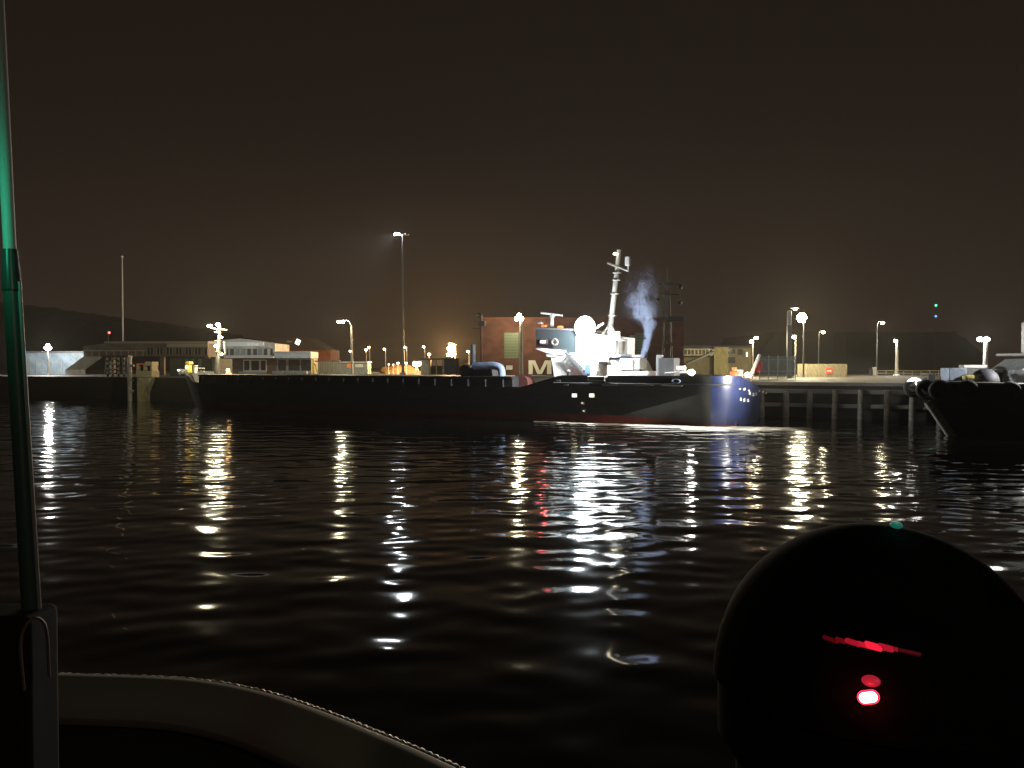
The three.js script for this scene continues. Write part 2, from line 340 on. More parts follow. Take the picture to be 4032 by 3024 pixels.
{ // portholes with light behind, white fender pads and scupper plates on the aft side
  const y0 = HB + 0.012;
  const port = (px, py, w, h, m, name) => { const p = sh(px, py, y0); return mk(ship, name, rbox(w, h, 0.05, 0.08), m, [p.x, p.y, breadth(p.x, p.y) + 0.005]); };
  const lit = glow(1, 0.88, 0.5, 1.1);
  for (const [px, py, w, h] of [[2262, 1557, 0.36, 0.24], [2330, 1557, 0.36, 0.24], [2293, 1587, 0.17, 0.13], [2298, 1618, 0.12, 0.1]]) {
    const f = port(px, py, w + 0.12, h + 0.12, M.darkSteel, 'porthole'); mk(f, 'pane', rbox(w, h, 0.03, 0.08), h > 0.2 ? lit : glow(1, 0.9, 0.6, 0.25), [0, 0, 0.022]);
  }
  for (const [px, py, w, h] of [[2198, 1500, 0.36, 0.18], [2229, 1515, 0.36, 0.13]]) port(px, py, w, h, M.white, 'draught_plate');
  for (const [a, b, py, h] of [[2270, 2318, 1513, 0.05], [2370, 2432, 1516, 0.07], [2434, 2576, 1514, 0.11], [2604, 2640, 1516, 0.12], [2640, 2688, 1519, 0.08]]) { const p = sh((a + b) / 2, py, y0); mk(ship, 'guard_plate', rbox(sx(b, y0) - sx(a, y0), h, 0.08, 0.03), M.white, [p.x, p.y, HB + 0.03]); }
  const ov = sh(2662, 1501, y0); mk(ship, 'fairlead', new THREE.TorusGeometry(0.16, 0.05, 8, 20).scale(1.5, 0.8, 1), M.paleBlue, [ov.x, ov.y, HB + 0.02]);
  // boarding platform: white frame hung on the bulwark
  const a = sh(2318, 1480, HB + 0.25), b = sh(2386, 1497, HB + 0.25), pf = mk(ship, 'boarding_platform', bx(a.x, b.x, a.y - 0.1, a.y - 0.02, HB - 0.1, HB + 0.5, 0.03), M.whiteShip);
  mk(pf, 'frame', merge([bx(a.x, a.x + 0.07, b.y, a.y - 0.1, HB + 0.4, HB + 0.48), bx(b.x - 0.07, b.x, b.y, a.y - 0.1, HB + 0.4, HB + 0.48), bx(a.x, b.x, b.y - 0.07, b.y, HB + 0.4, HB + 0.48)]), M.whiteShip);
}
{ // superstructure
  const z = 3.0, D = 2.05;
  const house = (name, pts, lz, depth, m, bevel = 0.04) => { // side outline in pixels at distance lz off the centre line, built inward by depth
    const P = pts.map(([px, py]) => { const p = sh(px, py, lz); return [p.x, p.y]; });
    return mk(ship, name, extrude(P, depth - bevel * 2, bevel), m, [0, 0, lz - depth + bevel]);
  };
  const flat = (parent, name, px0, px1, py0, py1, lz, t, m, r = 0.02) => { const a = sh(px0, py1, lz), b = sh(px1, py0, lz); return mk(parent, name, rbox(b.x - a.x, b.y - a.y, t, r), m, [(a.x + b.x) / 2, (a.y + b.y) / 2, lz + t / 2 - 0.01]); };
  const low = house('deckhouse', [[2184, 1500], [2176, 1440], [2168, 1396], [2270, 1392], [2352, 1390], [2352, 1500]], z, 6, M.whiteShip);
  const upper = house('upper_house', [[2268, 1422], [2268, 1322], [2340, 1318], [2396, 1326], [2394, 1422]], z, 5, M.whiteShip);
  for (const [a, b, c, d] of [[2343, 2360, 1326, 1356], [2377, 2390, 1332, 1362]]) { const w = flat(upper, 'window', a, b, c, d, z + 0.03, 0.05, M.darkGrey, 0.05); }
  for (const [a, b] of [[2292, 2302], [2318, 2325]]) flat(upper, 'window', a, b, 1334, 1343, z + 0.03, 0.04, M.darkGrey);
  // wheelhouse, overhanging forward
  const wh = house('wheelhouse', [[2113, 1373], [2110, 1312], [2118, 1294], [2268, 1300], [2268, 1386], [2215, 1386]], z - 0.15, 5.5, mat(0.022, 0.03, 0.033, 0.5));
  flat(wh, 'window', 2115, 2148, 1319, 1371, z - 0.12, 0.05, M.glassDark);
  flat(wh, 'window', 2222, 2264, 1306, 1336, z - 0.12, 0.05, M.glassDark);
  const cp = flat(wh, 'side_panel', 2149, 2216, 1321, 1380, z - 0.1, 0.12, mat(0.42, 0.42, 0.4, 0.5, { map: rep(weather, 1, 1) }));
  const lr = sh(2184, 1347, z + 0.1); mk(ship, 'lifebuoy', new THREE.TorusGeometry(0.22, 0.075, 12, 28), mat(0.12, 0.1, 0.08, 0.6), [lr.x, lr.y, z + 0.1]);
  flat(wh, 'locker', 2219, 2238, 1341, 1379, z - 0.1, 0.2, mat(0.4, 0.4, 0.38, 0.5));
  house('wheelhouse_roof', [[2106, 1296], [2106, 1290], [2272, 1296], [2272, 1302]], z, 6, M.darkGrey, 0.02);
  house('bridge_wing', [[2108, 1373], [2145, 1374], [2222, 1381], [2222, 1398], [2185, 1397], [2150, 1388]], z + 0.08, 6.1, M.whiteShip, 0.03);
  house('wing_girder', [[2150, 1396], [2190, 1398], [2190, 1406], [2154, 1404]], z + 0.05, 0.5, M.white, 0.02);
  for (const [px, py] of [[2142, 1283], [2206, 1287]]) { const p = sh(px, py, 2); mk(ship, 'orange_float', rbox(0.42, 0.2, 0.3, 0.08), M.orange, [p.x, p.y - 0.02, 2]); }
  flat(ship, 'antenna_box', 2122, 2137, 1270, 1277, 2, 0.2, M.grey);
  // red sidelight
  const rl = sh(2136, 1346, z + 0.08), rs = mk(ship, 'sidelight', rbox(0.62, 0.42, 0.22, 0.04), M.black, [rl.x + 0.04, rl.y, z - 0.08]);
  const red = glow(1, 0.03, 0.03, 3.2); mk(rs, 'red_lens', rbox(0.44, 0.2, 0.06, 0.03), red, [-0.04, 0, 0.12]);
  const rp = new THREE.PointLight(new THREE.Color(1, 0.04, 0.03), 1.2); rp.position.set(rl.x, rl.y, z + 0.18); rp.castShadow = true; rp.name = 'red_sidelight_light'; ship.add(rp);
  // radar on its post
  const r0 = sh(2166, 1330, 1.2), r1 = sh(2174, 1246, 1.2); mk(ship, 'radar_post', bar(V(r0.x, r0.y - 0.6, 1.2), r1, 0.19, 0.15, 14), M.grey);
  const ra = sh(2130, 1233, 1.2), rb = sh(2214, 1243, 1.2); mk(ship, 'radar_scanner', bar(ra, rb, 0.075, 0.075, 12), M.white);
  mk(ship, 'radar_gearbox', rbox(0.34, 0.2, 0.34, 0.05), M.grey, [r1.x, r1.y + 0.02, 1.2]);
  // stairway down the house side
  const s0 = sh(2216, 1386, z + 0.45), s1 = sh(2298, 1478, z + 0.45), st = mk(ship, 'stairway', merge([0.18, -0.18].map((o) => { const w = 0.17; return extrude([[s0.x, s0.y], [s0.x + w * 1.6, s0.y], [s1.x + w * 1.6, s1.y], [s1.x, s1.y]], 0.05).translate(0, 0, z + 0.22 + o); })), M.darkSteel);
  for (let i = 1; i < 9; i++) { const p = s0.clone().lerp(s1, i / 9); mk(st, 'tread', box(0.26, 0.04, 0.36), M.darkSteel, [p.x + 0.14, p.y, z + 0.245]); }
  const mv = sh(2238, 1470, z + 0.6); mk(ship, 'mushroom_vent', merge([cyl(0.1, 0.1, 0.9, 14).translate(0, -0.3, 0), new THREE.SphereGeometry(0.19, 16, 8, 0, 6.3, 0, 1.57).translate(0, 0.1, 0)]), M.darkSteel, [mv.x, mv.y, z + 0.6]);
  flat(ship, 'blue_locker', 2309, 2328, 1435, 1472, z + 0.1, 0.3, M.blue);
  flat(ship, 'white_pillar', 2330, 2350, 1418, 1482, z + 0.2, 0.3, M.whiteShip);
  // engine casing and gear aft of the house
  house('engine_casing', [[2392, 1482], [2392, 1420], [2441, 1417], [2441, 1482]], z - 0.2, 4, M.whiteShip);
  house('casing_top', [[2390, 1406], [2390, 1401], [2440, 1396], [2440, 1403]], z, 4.4, M.whiteShip, 0.01);
  house('blue_trim', [[2412, 1409], [2412, 1406], [2436, 1403], [2436, 1407]], z + 0.05, 4.3, M.blue, 0.01);
  house('liferaft_cradle', [[2442, 1455], [2442, 1414], [2486, 1416], [2486, 1455]], z + 0.1, 1.6, M.whiteShip);
  house('blue_cover', [[2445, 1413], [2444, 1410], [2474, 1412], [2470, 1417]], z + 0.1, 1.7, M.blue, 0.01);
  house('vent_box', [[2490, 1452], [2490, 1413], [2516, 1413], [2516, 1452]], z, 1.4, M.whiteShip);
  house('winch_bed', [[2394, 1480], [2394, 1466], [2548, 1464], [2548, 1480]], z + 0.2, 5, M.whiteShip);
  house('funnel_casing', [[2404, 1400], [2404, 1340], [2432, 1340], [2432, 1400]], z - 1.2, 1.8, M.grey);
  house('lamp_platform', [[2362, 1328], [2362, 1322], [2430, 1336], [2430, 1342]], z - 0.6, 2.4, M.whiteShip, 0.01);
  const ex = sh(2526, 1412, 1.2); mk(ship, 'exhaust_pipe', cyl(0.14, 0.14, 1.9, 16), M.darkGrey, [ex.x, ex.y - 0.95, 1.2]);
  // mast, raked aft, with crosstree and legs
  const m0 = sh(2392, 1388, 1), m1 = sh(2436, 985, 1); mk(ship, 'mast', bar(m0, m1, 0.22, 0.15, 16), M.mastGrey);
  const legTop = m0.clone().lerp(m1, 0.29);
  for (const [px, py, lz] of [[2430, 1338, 1.8], [2366, 1326, 1.6], [2420, 1345, -0.6]]) mk(ship, 'mast_leg', bar(sh(px, py, lz), legTop, 0.09, 0.08, 10), M.mastGrey);
  mk(ship, 'crosstree', bar(sh(2391, 1037, 1.15), sh(2474, 1069, 1.15), 0.07, 0.07, 10), M.mastGrey);
  for (const py of [1076, 1104, 1158, 1243]) { const f = (1388 - py) / 403, p = m0.clone().lerp(m1, f); mk(ship, 'mast_step', rbox(0.55, 0.07, 0.3, 0.02), M.mastGrey, [p.x + 0.1, p.y, 1.15]); }
  flat(ship, 'signal_lamp_box', 2464, 2480, 1013, 1048, 1.1, 0.25, M.grey); { const a = sh(2472, 1066, 1.15), b = sh(2472, 1030, 1.15); mk(ship, 'antenna_stub', bar(a, b, 0.04), M.grey); }
  mk(ship, 'mast_bracket', bar(sh(2437, 1003, 1), sh(2415, 1003, 1.2), 0.04), M.mastGrey);
  lampLight(ship, sh(2422, 1001, 1.3), 'warm', 1.5, 0.17, { k: 6, flat: 0.55, name: 'masthead_lamp' });
  // floodlights: added bulbs and disc widen the glare and shield the brick; one aft
  const fl = sh(2303, 1290, z + 0.15), bank = mk(ship, 'floodlight_glare_shield', cyl(0.82, 0.82, 0.08, 40).rotateX(Math.PI / 2), M.whiteShip, [fl.x, fl.y, z + 0.15]);
  for (const [i, j] of [[-1, 1], [1, 1], [-1, -1], [1, -1]]) { mk(bank, 'lamp_arm', bar(V(i * 0.3, j * 0.26, 0), V(i * 0.28 + 0.55, j * 0.25 - 0.05, 1.1), 0.05), M.whiteShip); lampLight(bank, V(i * 0.28 + 0.62, j * 0.25 - 0.06, 1.25), 'cool', 75, 0.235, { k: 40, flat: 1 }); }
  for (const q of [-0.4, 0.4]) mk(bank, 'bracket', bar(V(q, -0.3, -0.05), V(q, -0.8, -0.2), 0.05), M.whiteShip);
  const f2 = sh(2418, 1322, z - 0.2); mk(ship, 'floodlight_housing', rbox(0.62, 0.6, 0.2, 0.05), M.whiteShip, [f2.x, f2.y, f2.z - 0.3]); lampLight(ship, f2, 'cool', 40, 0.23, { k: 35, flat: 1, name: 'floodlight_lamp' });
  const sp = bar(sh(2340, 1296, z - 0.6), sh(2376, 1272, z - 0.8), 0.1, 0.06); mk(ship, 'lamp_stay', sp, M.whiteShip);
  // after deck
  flat(ship, 'grey_post', 2590, 2612, 1398, 1490, 2.5, 0.35, M.grey);
  flat(ship, 'winch_house', 2615, 2676, 1410, 1490, 2, 1.2, M.darkGrey);
  const wb = sh(2682, 1449, 4.2); mk(ship, 'lamp_bracket', rbox(0.55, 0.3, 0.4, 0.06), M.whiteShip, wb); mk(ship, 'bracket_arm', bar(sh(2620, 1470, 4.2), sh(2712, 1464, 4.5), 0.07), M.whiteShip);
  const f3 = sh(2722, 1466, 4.6); mk(ship, 'deck_lamp_stem', bar(V(f3.x, f3.y - 0.8, f3.z - 0.25), V(f3.x, f3.y, f3.z - 0.25), 0.05), M.grey); lampLight(ship, f3, 'white', 10, 0.235, { k: 30, flat: 0.75, name: 'deck_lamp' });
  // stern: capstan, white locker, glowing orange stern lamp, ensign staff and flag
  const cp0 = sh(2891, 1484, 0.3); mk(ship, 'capstan', new THREE.LatheGeometry([[0, -0.9], [0.3, -0.9], [0.27, 0.1], [0.3, 0.25], [0.3, 0.36], [0.12, 0.4], [0.14, 0.44], [0.17, 0.46], [0.17, 0.66], [0, 0.68]].map(([a, b]) => new THREE.Vector2(a, b)), 24), M.orange, cp0);
  flat(ship, 'stern_locker', 2906, 2926, 1455, 1510, -1.2, 0.4, M.white);
  const ol = sh(2943, 1475, -2.6); mk(ship, 'stern_lamp_box', rbox(0.5, 0.6, 0.4, 0.05), M.grey, [ol.x - 0.1, ol.y - 0.5, ol.z]); lampLight(ship, ol, 'sodium', 9, 0.22, { k: 8, flat: 0.8, name: 'stern_lamp' });
  const e0 = sh(2950, 1500, -3), e1 = sh(2990, 1395, -3); mk(ship, 'ensign_staff', bar(e0, e1, 0.15, 0.12), M.white);
  const fp = new THREE.PlaneGeometry(0.5, 0.8, 8, 10), fa = fp.attributes.position; for (let i = 0; i < fa.count; i++) fa.setZ(i, 0.08 * Math.sin(fa.getX(i) * 11 + fa.getY(i) * 2)); fp.computeVertexNormals();
  const ep = sh(2983, 1445, -3.1); mk(ship, 'red_flag', fp, mat(0.25, 0.025, 0.03, 0.7), [ep.x + 0.1, ep.y, -3.15], [0, 0.9, -0.3]);
}
{ // gear over the hold: blue gooseneck duct, stack, drum; foremast and bow gear
  const lz = 3.4, a = sh(1866, 1440, lz), c = sh(1940, 1434, lz), d = sh(1972, 1448, lz), e = sh(1976, 1485, lz);
  mk(ship, 'ventilation_duct', tube([V(a.x, a.y - 0.02, lz), V((a.x + c.x) / 2, a.y, lz), V(c.x + 0.15, a.y, lz), V(d.x, a.y - 0.22, lz), V(e.x, e.y - 0.1, lz), V(e.x, e.y - 0.8, lz)], 0.29, 50, 20), M.paleBlue);
  const b0 = sh(1866, 1446, lz - 0.8), b1 = sh(1948, 1484, lz - 0.8); mk(ship, 'plant_box', bx(b0.x, b1.x, b1.y - 0.4, b0.y, lz - 1.8, lz - 0.35, 0.05), M.darkGrey);
  const f = sh(1863, 1355, lz - 1), g = sh(1863, 1480, lz - 1); mk(ship, 'exhaust_stack', bar(V(f.x, g.y - 0.4, f.z), f, 0.22, 0.2, 16), M.darkGrey);
  const dr = sh(1842, 1455, lz - 0.6); mk(ship, 'cable_drum', cyl(0.5, 0.5, 0.9, 24).rotateX(Math.PI / 2), M.darkGrey, [dr.x, dr.y - 0.12, dr.z]);
  // foremast
  const z0 = 2.2, m0 = sh(851, 1490, z0), m1 = sh(868, 1283, z0), fm = mk(ship, 'foremast', bar(V(m0.x, m0.y - 0.3, z0), m1, 0.24, 0.13, 14), M.mastGrey);
  mk(fm, 'yard', bar(sh(840, 1294, z0), sh(898, 1300, z0), 0.06), M.mastGrey); mk(fm, 'yard', bar(sh(828, 1288, z0), sh(856, 1299, z0), 0.05), M.mastGrey);
  mk(fm, 'yard', bar(sh(845, 1308, z0), sh(872, 1310, z0), 0.05), M.mastGrey);
  for (const py of [1342, 1365, 1384]) { const p = sh(862, py, z0); mk(fm, 'lamp_shelf', rbox(0.5, 0.06, 0.4, 0.02), M.mastGrey, [p.x, p.y, z0 + 0.1]); }
  mk(fm, 'ladder', merge([bar(sh(884, 1345, z0 - 0.4), sh(888, 1395, z0 - 0.4), 0.1)]), M.mastGrey);
  for (const [px, py, I, r, k] of [[828, 1284, 110, 0.235, 40], [860, 1278, 45, 0.23, 30], [872, 1328, 6, 0.16, 12], [854, 1363, 14, 0.22, 20], [873, 1394, 6, 0.14, 16]]) lampLight(fm, sh(px, py, z0 + 0.35), 'yellow', I, r, { k, flat: 0.6, name: 'mast_lamp' });
  // orange hooded beacon on the hatch
  const ob = sh(900, 1472, 3.2), be = mk(ship, 'beacon_hood', new THREE.CylinderGeometry(0.14, 0.34, 0.42, 20), glow(1, 0.2, 0.04, 1.6), [ob.x, ob.y + 0.04, 3.2]);
  lampLight(be, V(0, 0.3, 0.05), 'sodium', 5, 0.16, { k: 9, flat: 0.9 });
  // bow gear
  const q = (name, px, py, lzz, geo, m) => { const p = sh(px, py, lzz); return mk(ship, name, geo, m, p); };
  q('white_bollard', 770, 1455, 2, merge([cyl(0.2, 0.2, 0.7, 16), cyl(0.26, 0.26, 0.1, 16).translate(0, 0.36, 0)]), M.white);
  q('yellow_vent', 746, 1440, 1.6, merge([cyl(0.26, 0.24, 0.9, 16).translate(0, -0.2, 0), rbox(0.62, 0.3, 0.5, 0.08).translate(0, 0.25, 0)]), M.yellow);
  for (const py of [1450, 1461]) { const a1 = sh(778, py, 2.4), b1 = sh(806, py + 1, 2.4); mk(ship, 'bow_rail', bar(a1, b1, 0.05), M.white); }
  q('windlass', 722, 1464, 0.5, cyl(0.3, 0.3, 0.9, 18).rotateX(1.57), M.grey);
  lampLight(ship, sh(736, 1446, 2.1), 'orange', 0.7, 0.15, { k: 2, flat: 1.4, name: 'bow_lamp' });
  lampLight(ship, sh(704, 1458, 1.6), 'white', 0.5, 0.13, { k: 2.5, flat: 0.6, name: 'bow_lamp' });
}

// exhaust smoke: fine particles drifting up from the pipe
{
  const path = [[2527, 1408, 9, 1], [2540, 1375, 12, 1], [2550, 1335, 15, 0.95], [2558, 1290, 19, 0.8], [2556, 1258, 34, 0.62], [2530, 1225, 60, 0.5], [2524, 1182, 72, 0.38], [2536, 1130, 70, 0.2], [2552, 1085, 70, 0.07]];
  const N = 42000, g = new THREE.TetrahedronGeometry(0.0125), m = new THREE.InstancedMesh(g, mat(0.125, 0.145, 0.205, 1), N), T = new THREE.Matrix4(), P = [];
  const lz = 1.2; let n = 0; seed = 99;
  while (n < N) {
    const f = rnd() * (path.length - 1), i = Math.floor(f), k = f - i, a = path[i], b = path[i + 1];
    const r = lerp(a[2], b[2], k), dens = lerp(a[3], b[3], k); if (rnd() > dens * Math.min(1, r / 22)) continue;
    let px = lerp(a[0], b[0], k) + gauss() * r * 0.42, py = lerp(a[1], b[1], k) + gauss() * r * 0.3;
    const w = noise.noise(px * 0.035, py * 0.025, 7), w2 = noise.noise(px * 0.08, py * 0.05, 17); if (rnd() > 0.62 + 0.75 * w + 0.5 * w2) continue;
    px += 9 * noise.noise(py * 0.03, 3, px * 0.01) * Math.min(1, r / 25);
    const p = sh(px, py, lz + gauss() * r * 0.012);
    T.makeRotationFromEuler(new THREE.Euler(rnd() * 6, rnd() * 6, rnd() * 6)).scale(V(1, 1, 1).multiplyScalar(rr(0.6, 1.3)));
    T.setPosition(SO[0] + p.x * AX[0] + p.z * AZ[0], p.y, SO[1] + p.x * AX[1] + p.z * AZ[1]); m.setMatrixAt(n++, T);
  }
  m.name = 'smoke'; m.userData = { label: 'bluish exhaust smoke rising from the ship beside its mast', category: 'smoke', kind: 'stuff' }; m.castShadow = m.receiveShadow = true; scene.add(m);
}
// wash along the waterline and behind the stern
{
  const pos = [], idx = [], n = 260, rows = 10; seed = 5;
  for (let i = 0; i <= n; i++) {
    const f = i / n, s = lerp(sx(2100, HB + 0.4), 5.2, f), base = s < -0.3 ? breadth(s, 0.05) : lerp(breadth(-0.3, 0.05), 4.2, (s + 0.3) / 5.5);
    const wdt = (0.5 + 2.3 * sst(f, 0.2, 0.75)) * (1 - 0.97 * sst(f, 0.72, 1)) * (1 + 0.5 * noise.noise(s * 1.1, 7, 2)) * (0.25 + 0.75 * sst(f, 0, 0.25));
    for (let j = 0; j <= rows; j++) {
      const v = j / rows, z = base - (s > -0.3 ? 0.6 : 0.15) + v * (wdt + 0.5 * (1 - sst(f, 0.7, 1))) + 0.2 * noise.noise(s * 0.8, v * 2, 1);
      const crest = Math.sin(v * Math.PI) * (0.05 + 0.07 * sst(f, 0.2, 0.8)) * (1 - sst(f, 0.93, 1));
      pos.push(s, -0.012 + crest + 0.035 * Math.max(-0.3, noise.noise(s * 2.3, z * 3.1, 4)) * Math.sin(v * Math.PI), z);
      if (i < n && j < rows) { const c = i * (rows + 1) + j, e = c + rows + 1; idx.push(c, c + 1, e, c + 1, e + 1, e); }
    }
  }
  const g = new THREE.BufferGeometry(); g.setAttribute('position', new THREE.Float32BufferAttribute(pos, 3)); g.setIndex(idx); g.computeVertexNormals();
  const m = solo('wake_foam', 'pale foaming wash along the ship waterline and stern', 'foam', g, mat(0.62, 0.58, 0.48, 0.7), [SO[0], 0, SO[1]], { kind: 'stuff' }); m.rotation.y = SHIP_TURN;
}

// ---------------------------------------------------------------- left: linkspan, walkway, terminal
{
  const d = 128, t = thing('tin_shed', 'blue grey metal shed with sloping end under the far left floodlight', 'shed', [X(235, d), QUAY, -d]);
  wk(t, 'wall', extrude([[X(90, d), QUAY], [X(90, d), Y(1388, d)], [X(352, d), Y(1388, d)], [X(258, d), Y(1456, d)], [X(258, d), QUAY]], 6), mat(0.2, 0.27, 0.34, 0.6, { map: rep(weather, 0.2, 0.2) }), [0, 0, -d - 6]);
  wk(t, 'roof', bx(X(85, d), X(356, d), Y(1390, d), Y(1383, d), -d - 6.2, -d + 0.2), M.darkGrey);
  for (let i = 0; i < 6; i++) { const x = lerp(X(120, d), X(245, d), i / 5); wk(t, 'rib', box(0.12, 2.3, 0.1), M.grey, [x, QUAY + 1.15, -d + 0.06]); }
}
{
  const d = 122, t = thing('covered_walkway', 'long raised covered passenger walkway leading to the white terminal', 'walkway', [X(590, d), QUAY, -d]);
  const outline = [[330, 1404], [330, 1362], [420, 1352], [820, 1347], [820, 1405], [600, 1402]].map(([a, b]) => [X(a, d), Y(b, d)]);
  wk(t, 'side', extrude(outline, 3.2), mat(0.2, 0.17, 0.14, 0.7, { map: rep(weather, 0.1, 0.3) }), [0, 0, -d - 3.2]);
  wk(t, 'roof', bx(X(415, d), X(822, d), Y(1352, d), Y(1344, d), -d - 3.4, -d + 0.25), mat(0.3, 0.26, 0.22, 0.7));
  wk(t, 'roof', bx(X(660, d), X(822, d), Y(1367, d), Y(1353, d), -d + 0.02, -d + 0.2), mat(0.36, 0.31, 0.27, 0.7));
  for (let i = 0; i < 20; i++) { const x = lerp(X(575, d), X(812, d), i / 19); wk(t, 'window', bx(x - 0.13, x + 0.13, Y(1396, d), Y(1370, d), -d + 0.01, -d + 0.06), i % 3 ? M.glassDark : mat(0.12, 0.1, 0.08, 0.5)); wk(t, 'mullion', bx(x + 0.16, x + 0.26, Y(1398, d), Y(1368, d), -d + 0.01, -d + 0.1), M.grey); }
  wk(t, 'hand_rail', bx(X(330, d), X(575, d), Y(1383, d), Y(1378, d), -d + 0.02, -d + 0.1), M.galv);
  for (let i = 0; i < 9; i++) { const x = lerp(X(335, d), X(565, d), i / 8); wk(t, 'rail_post', bx(x - 0.05, x + 0.05, Y(1403, d), Y(1378, d), -d + 0.02, -d + 0.09), M.galv); }
  for (const px of [420, 620, 800]) wk(t, 'column', bx(X(px, d) - 0.3, X(px, d) + 0.3, QUAY, Y(1402, d), -d - 2.2, -d - 1.6), M.concrete);
}
{
  const d = 106, t = thing('steel_trestle', 'dark open steel trestle with pale joints under the walkway', 'trestle', [X(460, d), QUAY, -d]);
  const xs = [425, 445, 468, 490].map((p) => X(p, d)), ys = [1414, 1434, 1455, 1470].map((p) => Y(p, d));
  for (const x of xs) wk(t, 'post', bx(x - 0.09, x + 0.09, QUAY, Y(1404, d), -d - 0.1, -d + 0.1), M.darkSteel);
  for (const y of ys) wk(t, 'beam', bx(xs[0] - 0.2, xs[3] + 0.2, y - 0.08, y + 0.08, -d - 0.22, -d - 0.11), M.darkSteel);
  for (const x of xs) for (const y of ys) wk(t, 'joint_plate', rbox(0.28, 0.34, 0.06, 0.02), M.galv, [x + rr(-0.04, 0.04), y + 0.1, -d + 0.14]);
  wk(t, 'platform', bx(X(405, d), X(510, d), Y(1408, d), Y(1400, d), -d - 1, -d + 0.3), M.darkSteel);
}
{
  const d = 98.2, b = at(512, 1562, d), t = thing('mooring_dolphin_pile', 'tall pale steel pile standing in the water beside the pier', 'pile', [X(511, d), -1, -d]);
  wk(t, 'pile', cyl(0.28, 0.25, Y(1405, d) + 1, 16), M.galv, [X(511, d), (Y(1405, d) - 1) / 2, -d]);
  for (const py of [1440, 1497, 1540]) wk(t, 'fender_block', rbox(0.5, 0.3, 0.3, 0.06), M.galv, [X(522, d), Y(py, d), -d + 0.15]);
}
{
  const d = 97, t = thing('concrete_pier', 'pale concrete pier with openings at its head, tapering to the water', 'pier', [X(568, d), -1, -d]);
  wk(t, 'shaft', extrude([[X(540, d), -1], [X(540, d), Y(1484, d)], [X(590, d), Y(1484, d)], [X(568, d), Y(1546, d)], [X(565, d), -1]], 1.6), mat(0.42, 0.38, 0.24, 0.85, { map: rep(weather, 0.4, 0.4) }), [0, 0, -d - 1.6]);
  wk(t, 'head', bx(X(538, d), X(601, d), Y(1486, d), Y(1460, d), -d - 1.9, -d + 0.2, 0.05), mat(0.42, 0.38, 0.24, 0.85, { map: rep(weather, 1, 1) }));
  for (const [a, b] of [[539, 546], [567, 574], [594, 601]]) wk(t, 'pillar', bx(X(a, d), X(b, d), Y(1460, d), Y(1434, d), -d - 1.4, -d + 0.1), M.cream);
  wk(t, 'lintel', bx(X(538, d), X(575, d), Y(1436, d), Y(1431, d), -d - 1.6, -d + 0.14), M.orange);
  wk(t, 'cap', bx(X(572, d), X(602, d), Y(1440, d), Y(1424, d), -d - 1.6, -d + 0.16, 0.04), M.cream);
  wk(t, 'back_wall', bx(X(541, d), X(600, d), Y(1460, d), Y(1434, d), -d - 1.7, -d - 1.5), M.redBrown);
}
{
  const d = 150, t = thing('flagpole', 'tall thin pale mast with ball top above the walkway', 'mast', [X(486, d), QUAY, -d]);
  wk(t, 'pole', cyl(0.16, 0.1, Y(1014, d) - QUAY, 12), M.galv, [X(486, d), (Y(1014, d) + QUAY) / 2, -d]);
  wk(t, 'ball', new THREE.SphereGeometry(0.22, 16, 12), M.white, [X(486, d), Y(1012, d), -d]);
  wk(t, 'foot', cyl(0.4, 0.3, 0.4, 12), M.concrete, [X(486, d), QUAY + 0.2, -d]);
}
{
  const d = 160, t = thing('crane_jib', 'thin leaning jib with a red warning light over the walkway roof', 'jib', [X(412, d), QUAY, -d]);
  wk(t, 'jib', bar(V(X(412, d), QUAY, -d), V(X(431, d), Y(1314, d), -d), 0.12, 0.07), M.darkSteel);
  const g = glow(1, 0.05, 0.04, 4); wk(t, 'warning_light', new THREE.SphereGeometry(0.2, 14, 10), g, [X(432, d), Y(1310, d), -d]);
  const l = new THREE.PointLight(new THREE.Color(1, 0.05, 0.04), 1.5); l.position.set(X(432, d), Y(1310, d), -d).sub(t.position); l.castShadow = true; l.shadow.radius = 8; l.name = 'warning_light_glow'; t.add(l);
}
